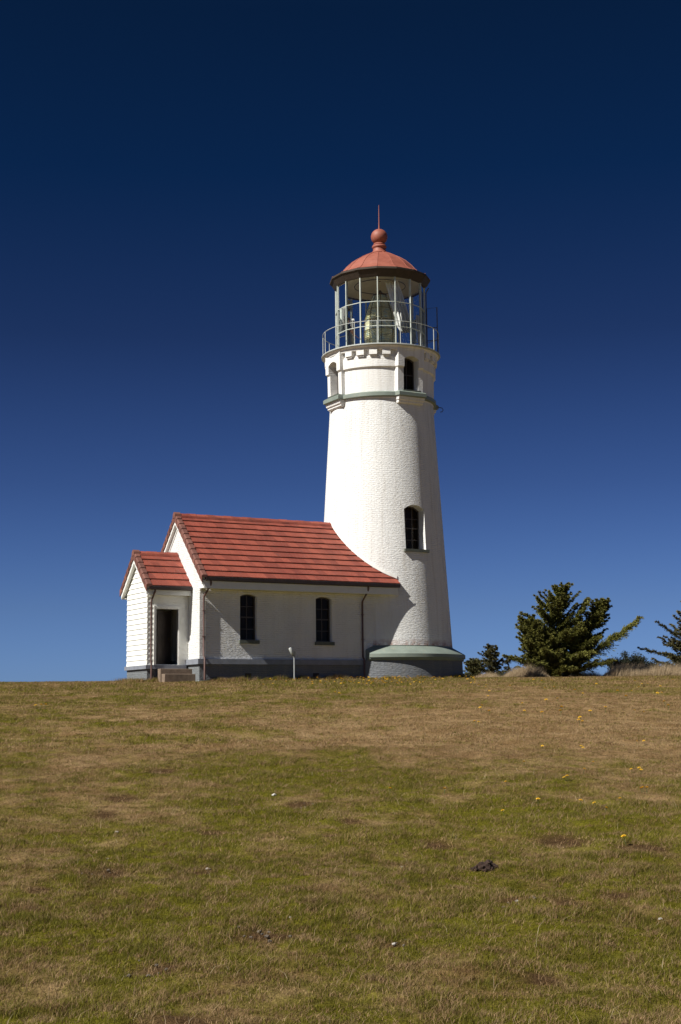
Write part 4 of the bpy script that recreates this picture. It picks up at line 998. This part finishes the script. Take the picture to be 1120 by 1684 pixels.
def blade_colour(x, y, n):
    d = dryness(x, y); f = fbm(x, y, 3.0, 3, 77); r1 = rng.random(n)
    fine = fbm(x, y, 9.0, 3, 61); isdry = rng.random(n) < np.clip(0.31 + 0.55 * d + 1.6 * (fine - .5) + .8 * bare(x, y), .06, .97)
    g = lerp(GCOL['green'][None], GCOL['green2'][None], np.clip(f + rng.normal(0, .35, n), 0, 1)) * rng.uniform(.6, 1.4, (n, 1)) * (.72 + .56 * fbm(x, y, 5.0, 3, 62))[:, None]
    b = lerp(GCOL['dry'][None], GCOL['dry2'][None], np.clip(f + rng.normal(0, .35, n), 0, 1)) * rng.uniform(.6, 1.3, (n, 1))
    return np.where(isdry[:, None], b, g), d, isdry
def footprint(x, y):       # inside buildings: no grass
    return ((np.hypot(x, y) < 3.03) | ((x > -8.7) & (x < -1) & (np.abs(y) < 2.05)) | ((x > -10.23) & (x < -8.5) & (np.abs(y) < 1.03)) | ((x > -9.86) & (x < -8.52) & (y > -1.68) & (y < -.9)))
def sow(n, t0, t1, margin, hmin, hmax, w0, two, power=1.0, hk=None):
    # area-uniform in the visible wedge
    u = rng.random(n * 2); t = (t0 ** 2 + u * (t1 ** 2 - t0 ** 2)) ** .5 if power == 1 else t0 + (t1 - t0) * u
    hwid = .245 * t + margin; s = rng.uniform(-1, 1, len(t)) * hwid
    x, y = xy(t, s); cl = fbm(x, y, 11.0, 2, 88); b = bare(x, y)
    keep = (rng.random(len(t)) < np.clip(cl * 1.9 - .25, .12, 1)) & (rng.random(len(t)) > b * .86) & ~footprint(x, y)
    t, s, x, y, cl = [a[keep][:n] for a in (t, s, x, y, cl)]; m = len(t)
    col, d, isd = blade_colour(x, y, m)
    tuft = fbm(x, y, 2.4, 3, 99)
    h = rng.uniform(hmin, hmax, m) * (.25 + 1.5 * tuft) * np.where(isd, 1.1, 1.0) * (1 - .35 * d)
    w = w0 * rng.uniform(.7, 1.4, m)
    lean = rng.uniform(.1, 1.1, m) * np.where(isd, 1.5, 1.0)
    return blades(t, s, h, w, col, lean, .22, two)
parts = [sow(430000, 7.0, 13.5, .9, .014, .042, .0030, True), sow(420000, 13.5, 23, .9, .016, .045, .0048, False), sow(300000, 23, 40, 1.2, .022, .055, .009, False), sow(240000, 40, 62, 2.0, .025, .07, .014, False)]
# scattered long dead stalks
n = 2600; t = rng.uniform(7, 30, n); s = rng.uniform(-1, 1, n) * (.245 * t + .6); c = lerp(GCOL['dry2'][None] * .9, np.array([[.42, .34, .22]]), rng.random(n))
parts.append(blades(t, s, rng.uniform(.03, .10, n), np.full(n, .0028) * (1 + (t - 7) / 20), c, rng.uniform(.6, 2.6, n), .2, True))
def join(parts):
    co = []; tr = []; cc = []; b = 0
    for a, t, c in parts: co.append(a); tr.append(t + b); cc.append(c); b += len(a)
    return np.concatenate(co), np.concatenate(tr), np.concatenate(cc)
tag(link('lawn_grass', quick_mesh('lawn_grass', *join(parts)), M['blade']), 'short patchy green and straw coloured grass covering the slope', 'grass', kind='stuff')
# taller fringe of grass along the foot of the walls
fr = []
def fringe(xa, ya, xb, yb, n, h0, h1, spread=.12):
    u = rng.random(n); x = xa + (xb - xa) * u + rng.normal(0, .02, n); y = ya + (yb - ya) * u - np.abs(rng.normal(0, spread, n)); k = ~footprint(x, y); x, y = x[k], y[k]
    t, s = ts(x, y); m = len(x); col, d, i = blade_colour(x, y, m); clump = fbm(x, y, 2.5, 3, 5)
    fr.append(blades(t, s, rng.uniform(h0, h1, m) * (.2 + 1.6 * np.clip(clump - .25, 0, 1)), np.full(m, .014), col * 1.1, rng.uniform(.1, .7, m), .1, False))
fringe(-8.7, -2.06, -2.2, -2.06, 9000, .06, .30); fringe(-10.3, -1.05, -9.9, -1.05, 1500, .1, .34); fringe(-8.5, -1.7, -8.6, -2.0, 800, .1, .25)
a_ = rng.uniform(R(-150), R(-20), 7000); rr_ = 3.05 + np.abs(rng.normal(0, .12, 7000)); x_, y_ = rr_ * np.cos(a_), rr_ * np.sin(a_); t_, s2_ = ts(x_, y_); col_, _, _ = blade_colour(x_, y_, 7000)
fr.append(blades(t_, s2_, rng.uniform(.04, .2, 7000) * (.2 + 1.6 * np.clip(fbm(x_, y_, 2.5, 3, 5) - .25, 0, 1)), np.full(7000, .014), col_ * 1.1, rng.uniform(.1, .7, 7000), .1, False))
y_ = rng.uniform(-1.2, 1.2, 1500); x_ = -10.25 - np.abs(rng.normal(0, .15, 1500)); t_, s2_ = ts(x_, y_); col_, _, _ = blade_colour(x_, y_, 1500); fr.append(blades(t_, s2_, rng.uniform(.05, .2, 1500), np.full(1500, .014), col_, rng.uniform(.1, .7, 1500), .1, False))
tag(link('fringe_grass', quick_mesh('fringe_grass', *join(fr)), M['blade']), 'longer tufts of grass growing along the foot of the walls', 'grass', kind='stuff')
# tall pale dry grass under the trees
def tall(px0, px1, t0, t1, n, h0, h1):
    t = rng.uniform(t0, t1, n); s = (rng.uniform(px0, px1, n) - 560) / 2367.9 * t; x, y = xy(t, s); cl = fbm(x, y, 1.3, 3, 14); ed = np.clip((s / t * 2367.9 + 560 - px0) / 22, 0, 1) * np.clip((px1 - 560 - s / t * 2367.9) / 22, 0, 1)
    c = lerp(np.array([[.30, .22, .13]]), np.array([[.55, .43, .28]]), rng.random(n)) * rng.uniform(.7, 1.15, (n, 1))
    return blades(t, s, rng.uniform(h0, h1, n) * (.1 + 1.6 * cl) * (.15 + .85 * ed), np.full(n, .012), c, rng.uniform(.1, .7, n), .25, False)
parts = [tall(818, 900, 63, 68, 16000, .25, .55), tall(985, 1140, 60, 68, 34000, .25, .62), tall(766, 830, 66, 71, 5000, .15, .35), tall(890, 990, 69, 72, 6000, .2, .45)]
tag(link('dry_grass', quick_mesh('dry_grass', *join(parts)), M['blade']), 'tall pale dry grass standing below the trees', 'dry grass', kind='stuff')

# ---------------------------------------------------------------- dandelions, stones, earth clod
def flower_mesh():
    mb = MB(); mb.tube([(0, 0, 0), (.004, 0, .05), (.002, .002, .095)], .003, 5)
    me = mb.mesh('dandelion'); me.materials.append(M['stem'])
    vs = []; fs = []
    for ring, (rr, zz, n_) in enumerate(((.026, .100, 14), (.018, .106, 11), (.009, .110, 7))):
        for i in range(n_):
            a = 2 * math.pi * i / n_ + ring; b = len(vs); dx, dy = math.cos(a), math.sin(a)
            vs += [(0, 0, .094), (dx * rr - dy * .005, dy * rr + dx * .005, zz), (dx * rr * 1.1, dy * rr * 1.1, zz - .002), (dx * rr + dy * .005, dy * rr - dx * .005, zz)]; fs.append((b, b + 1, b + 2, b + 3))
    bm = bmesh.new(); bm.from_mesh(me); bv = [bm.verts.new(v) for v in vs]
    for f in fs: bm.faces.new([bv[i] for i in f]).material_index = 1
    bm.to_mesh(me); bm.free(); me.materials.append(M['petal']); return me
fm = flower_mesh()
fproto = bpy.data.objects.new('dandelion', fm)
def flower(p, label, sc=1.0):
    o = fproto.copy(); COL.objects.link(o); o.location = p; o.rotation_euler = (random.uniform(-.3, .3), random.uniform(-.3, .3), random.uniform(0, 6)); o.scale = (sc, sc, sc)
    tag(o, label, 'flower', 'yellow dandelions in the lawn')
rf_ = random.Random(5)
# crowded band in front of the house and plinth
for i in range(165):
    px = rf_.gauss(640, 62) if i % 3 else rf_.uniform(430, 780); px = min(775, max(420, px)); u = rf_.random() ** 1.2; t = 53.2 - 10 * u - (abs(px - 640) / 400)
    s = (px - 560) / 2367.9 * t; x, y = xy(t, s)
    if footprint(np.array([x]), np.array([y]))[0]: continue
    flower((x, y, gz(x, y) - .01), 'small yellow dandelion in the crowded strip before the tower plinth', rf_.uniform(.8, 1.4))
for i in range(46):
    px = rf_.uniform(770, 1115); py = 1122 + 75 * rf_.random() ** 1.5
    p = ground_hit(px, py)
    if p: flower((p.x, p.y, p.z - .01), 'small yellow dandelion on the far slope below the spruces', rf_.uniform(1.0, 1.5))
for px, py in [(1053, 1269), (1060, 1302), (1064, 1304), (1056, 1303), (1054, 1271), (1041, 1270), (931, 1284), (934, 1283), (862, 1258), (953, 1325), (981, 1327), (994, 1336), (830, 1340), (1030, 1387), (641, 1305), (730, 1305), (955, 1232), (960, 1234), (1047, 1223), (1060, 1224), (1042, 1171), (1060, 1173), (975, 1258), (835, 1291), (893, 1232), (958, 1272), (1020, 1320), (886, 1323)]:
    p = ground_hit(px, py + 2)
    if p: flower((p.x, p.y, p.z - .01), 'single yellow dandelion in the grass on the right half of the slope', rf_.uniform(.7, .95))
for px, py in [(60, 1167), (66, 1167), (74, 1167), (556, 1147), (551, 1146)]:
    p = ground_hit(px, py)
    if p: flower((p.x, p.y, p.z - .01), 'small yellow dandelion out on the left half of the slope' if px < 300 else 'small yellow dandelion of a close pair on the slope below the second workroom window', rf_.uniform(1.1, 1.4))
def blob(name, p, sx_, sy_, sz_, m, label, cat, seed, group=None, amp=.35):
    bm = bmesh.new(); bmesh.ops.create_icosphere(bm, subdivisions=3, radius=1); rr = random.Random(seed); ph = [rr.uniform(0, 6) for _ in range(6)]
    for v in bm.verts:
        c = v.co.copy(); k = 1 + amp * (math.sin(c.x * 3.1 + ph[0]) * math.sin(c.y * 3.7 + ph[1]) + .6 * math.sin(c.z * 7 + ph[2]) * math.sin(c.x * 6 + ph[3]) + rr.uniform(-.25, .25) * .6)
        v.co = Vector((c.x * sx_, c.y * sy_, c.z * sz_)) * k
    me = bpy.data.meshes.new(name); bm.to_mesh(me); bm.free(); o = link(name, me, m, None, 40); o.location = p; o.rotation_euler = (0, 0, rr.uniform(0, 6)); tag(o, label, cat, group); return o
for i, (px, py, sz, lb) in enumerate([(451, 1309, .030, 'small white stone in the middle of the lawn, right of the centre left patch'), (192, 1370, .022, 'small white stone on the left side of the lawn'), (1086, 1513, .017, 'small white stone near the right edge of the foreground'), (478, 1510, .014, 'small white stone above the wide bare patch in the left foreground'), (341, 1430, .016, 'small white stone lying on a strip of bare soil, left of centre'), (661, 1427, .015, 'small white stone on bare soil left of the dark earth clod'), (178, 1413, .013, 'tiny pale stone above the darkest bare patch on the left'), (850, 1483, .014, 'pale stone on the bare soil below the dark earth clod'), (648, 1554, .016, 'pale stone in the lower middle foreground')]):
    p = ground_hit(px, py)
    if p: blob('stone', (p.x, p.y, p.z + sz * .35), sz, sz * .8, sz * .62, M['stone'], lb, 'stone', i, 'white stones on the lawn', .2)
k_ = 0
for px, py, n_ in [(445, 1536, 13), (850, 1478, 7), (262, 1594, 6), (178, 1437, 5), (332, 1434, 4), (648, 1556, 4), (495, 1323, 4)]:
    q = ground_hit(px, py)
    for i in range(n_):
        a = Vector((q.x, q.y, 0)) + LR * rf_.gauss(0, .10) + LF * rf_.gauss(0, .12); sz = rf_.uniform(.007, .017); k_ += 1
        blob('stone', (a.x, a.y, gz(a.x, a.y) + sz * .3), sz, sz * .8, sz * .6, M['pebble'], 'one of the small grey-brown pebbles lying loose on a bare patch of soil', 'stone', 100 + k_, 'pebbles on the bare soil patches', .25)
p = ground_hit(797, 1431)
cl = empty('earth_clod', (p.x, p.y, p.z), 'dark crumbly clod of freshly dug earth lying on the lawn at the right', 'clod')
for i, (dx, dy, s_) in enumerate([(0, 0, .05), (.07, .01, .036), (-.07, .0, .034), (.03, .03, .05), (-.03, .04, .04), (.10, .03, .022), (-.11, -.01, .018), (.0, -.05, .02), (.05, -.04, .022)]):
    q = Vector((p.x, p.y, 0)) + LR * dx + LF * dy
    o = blob('lump', (0, 0, 0), s_, s_ * .8, s_ * .75, M['soil'], None, None, i + 40, None, .5); o.parent = cl; o.location = Vector((q.x, q.y, gz(q.x, q.y) + s_ * .45)) - cl.location
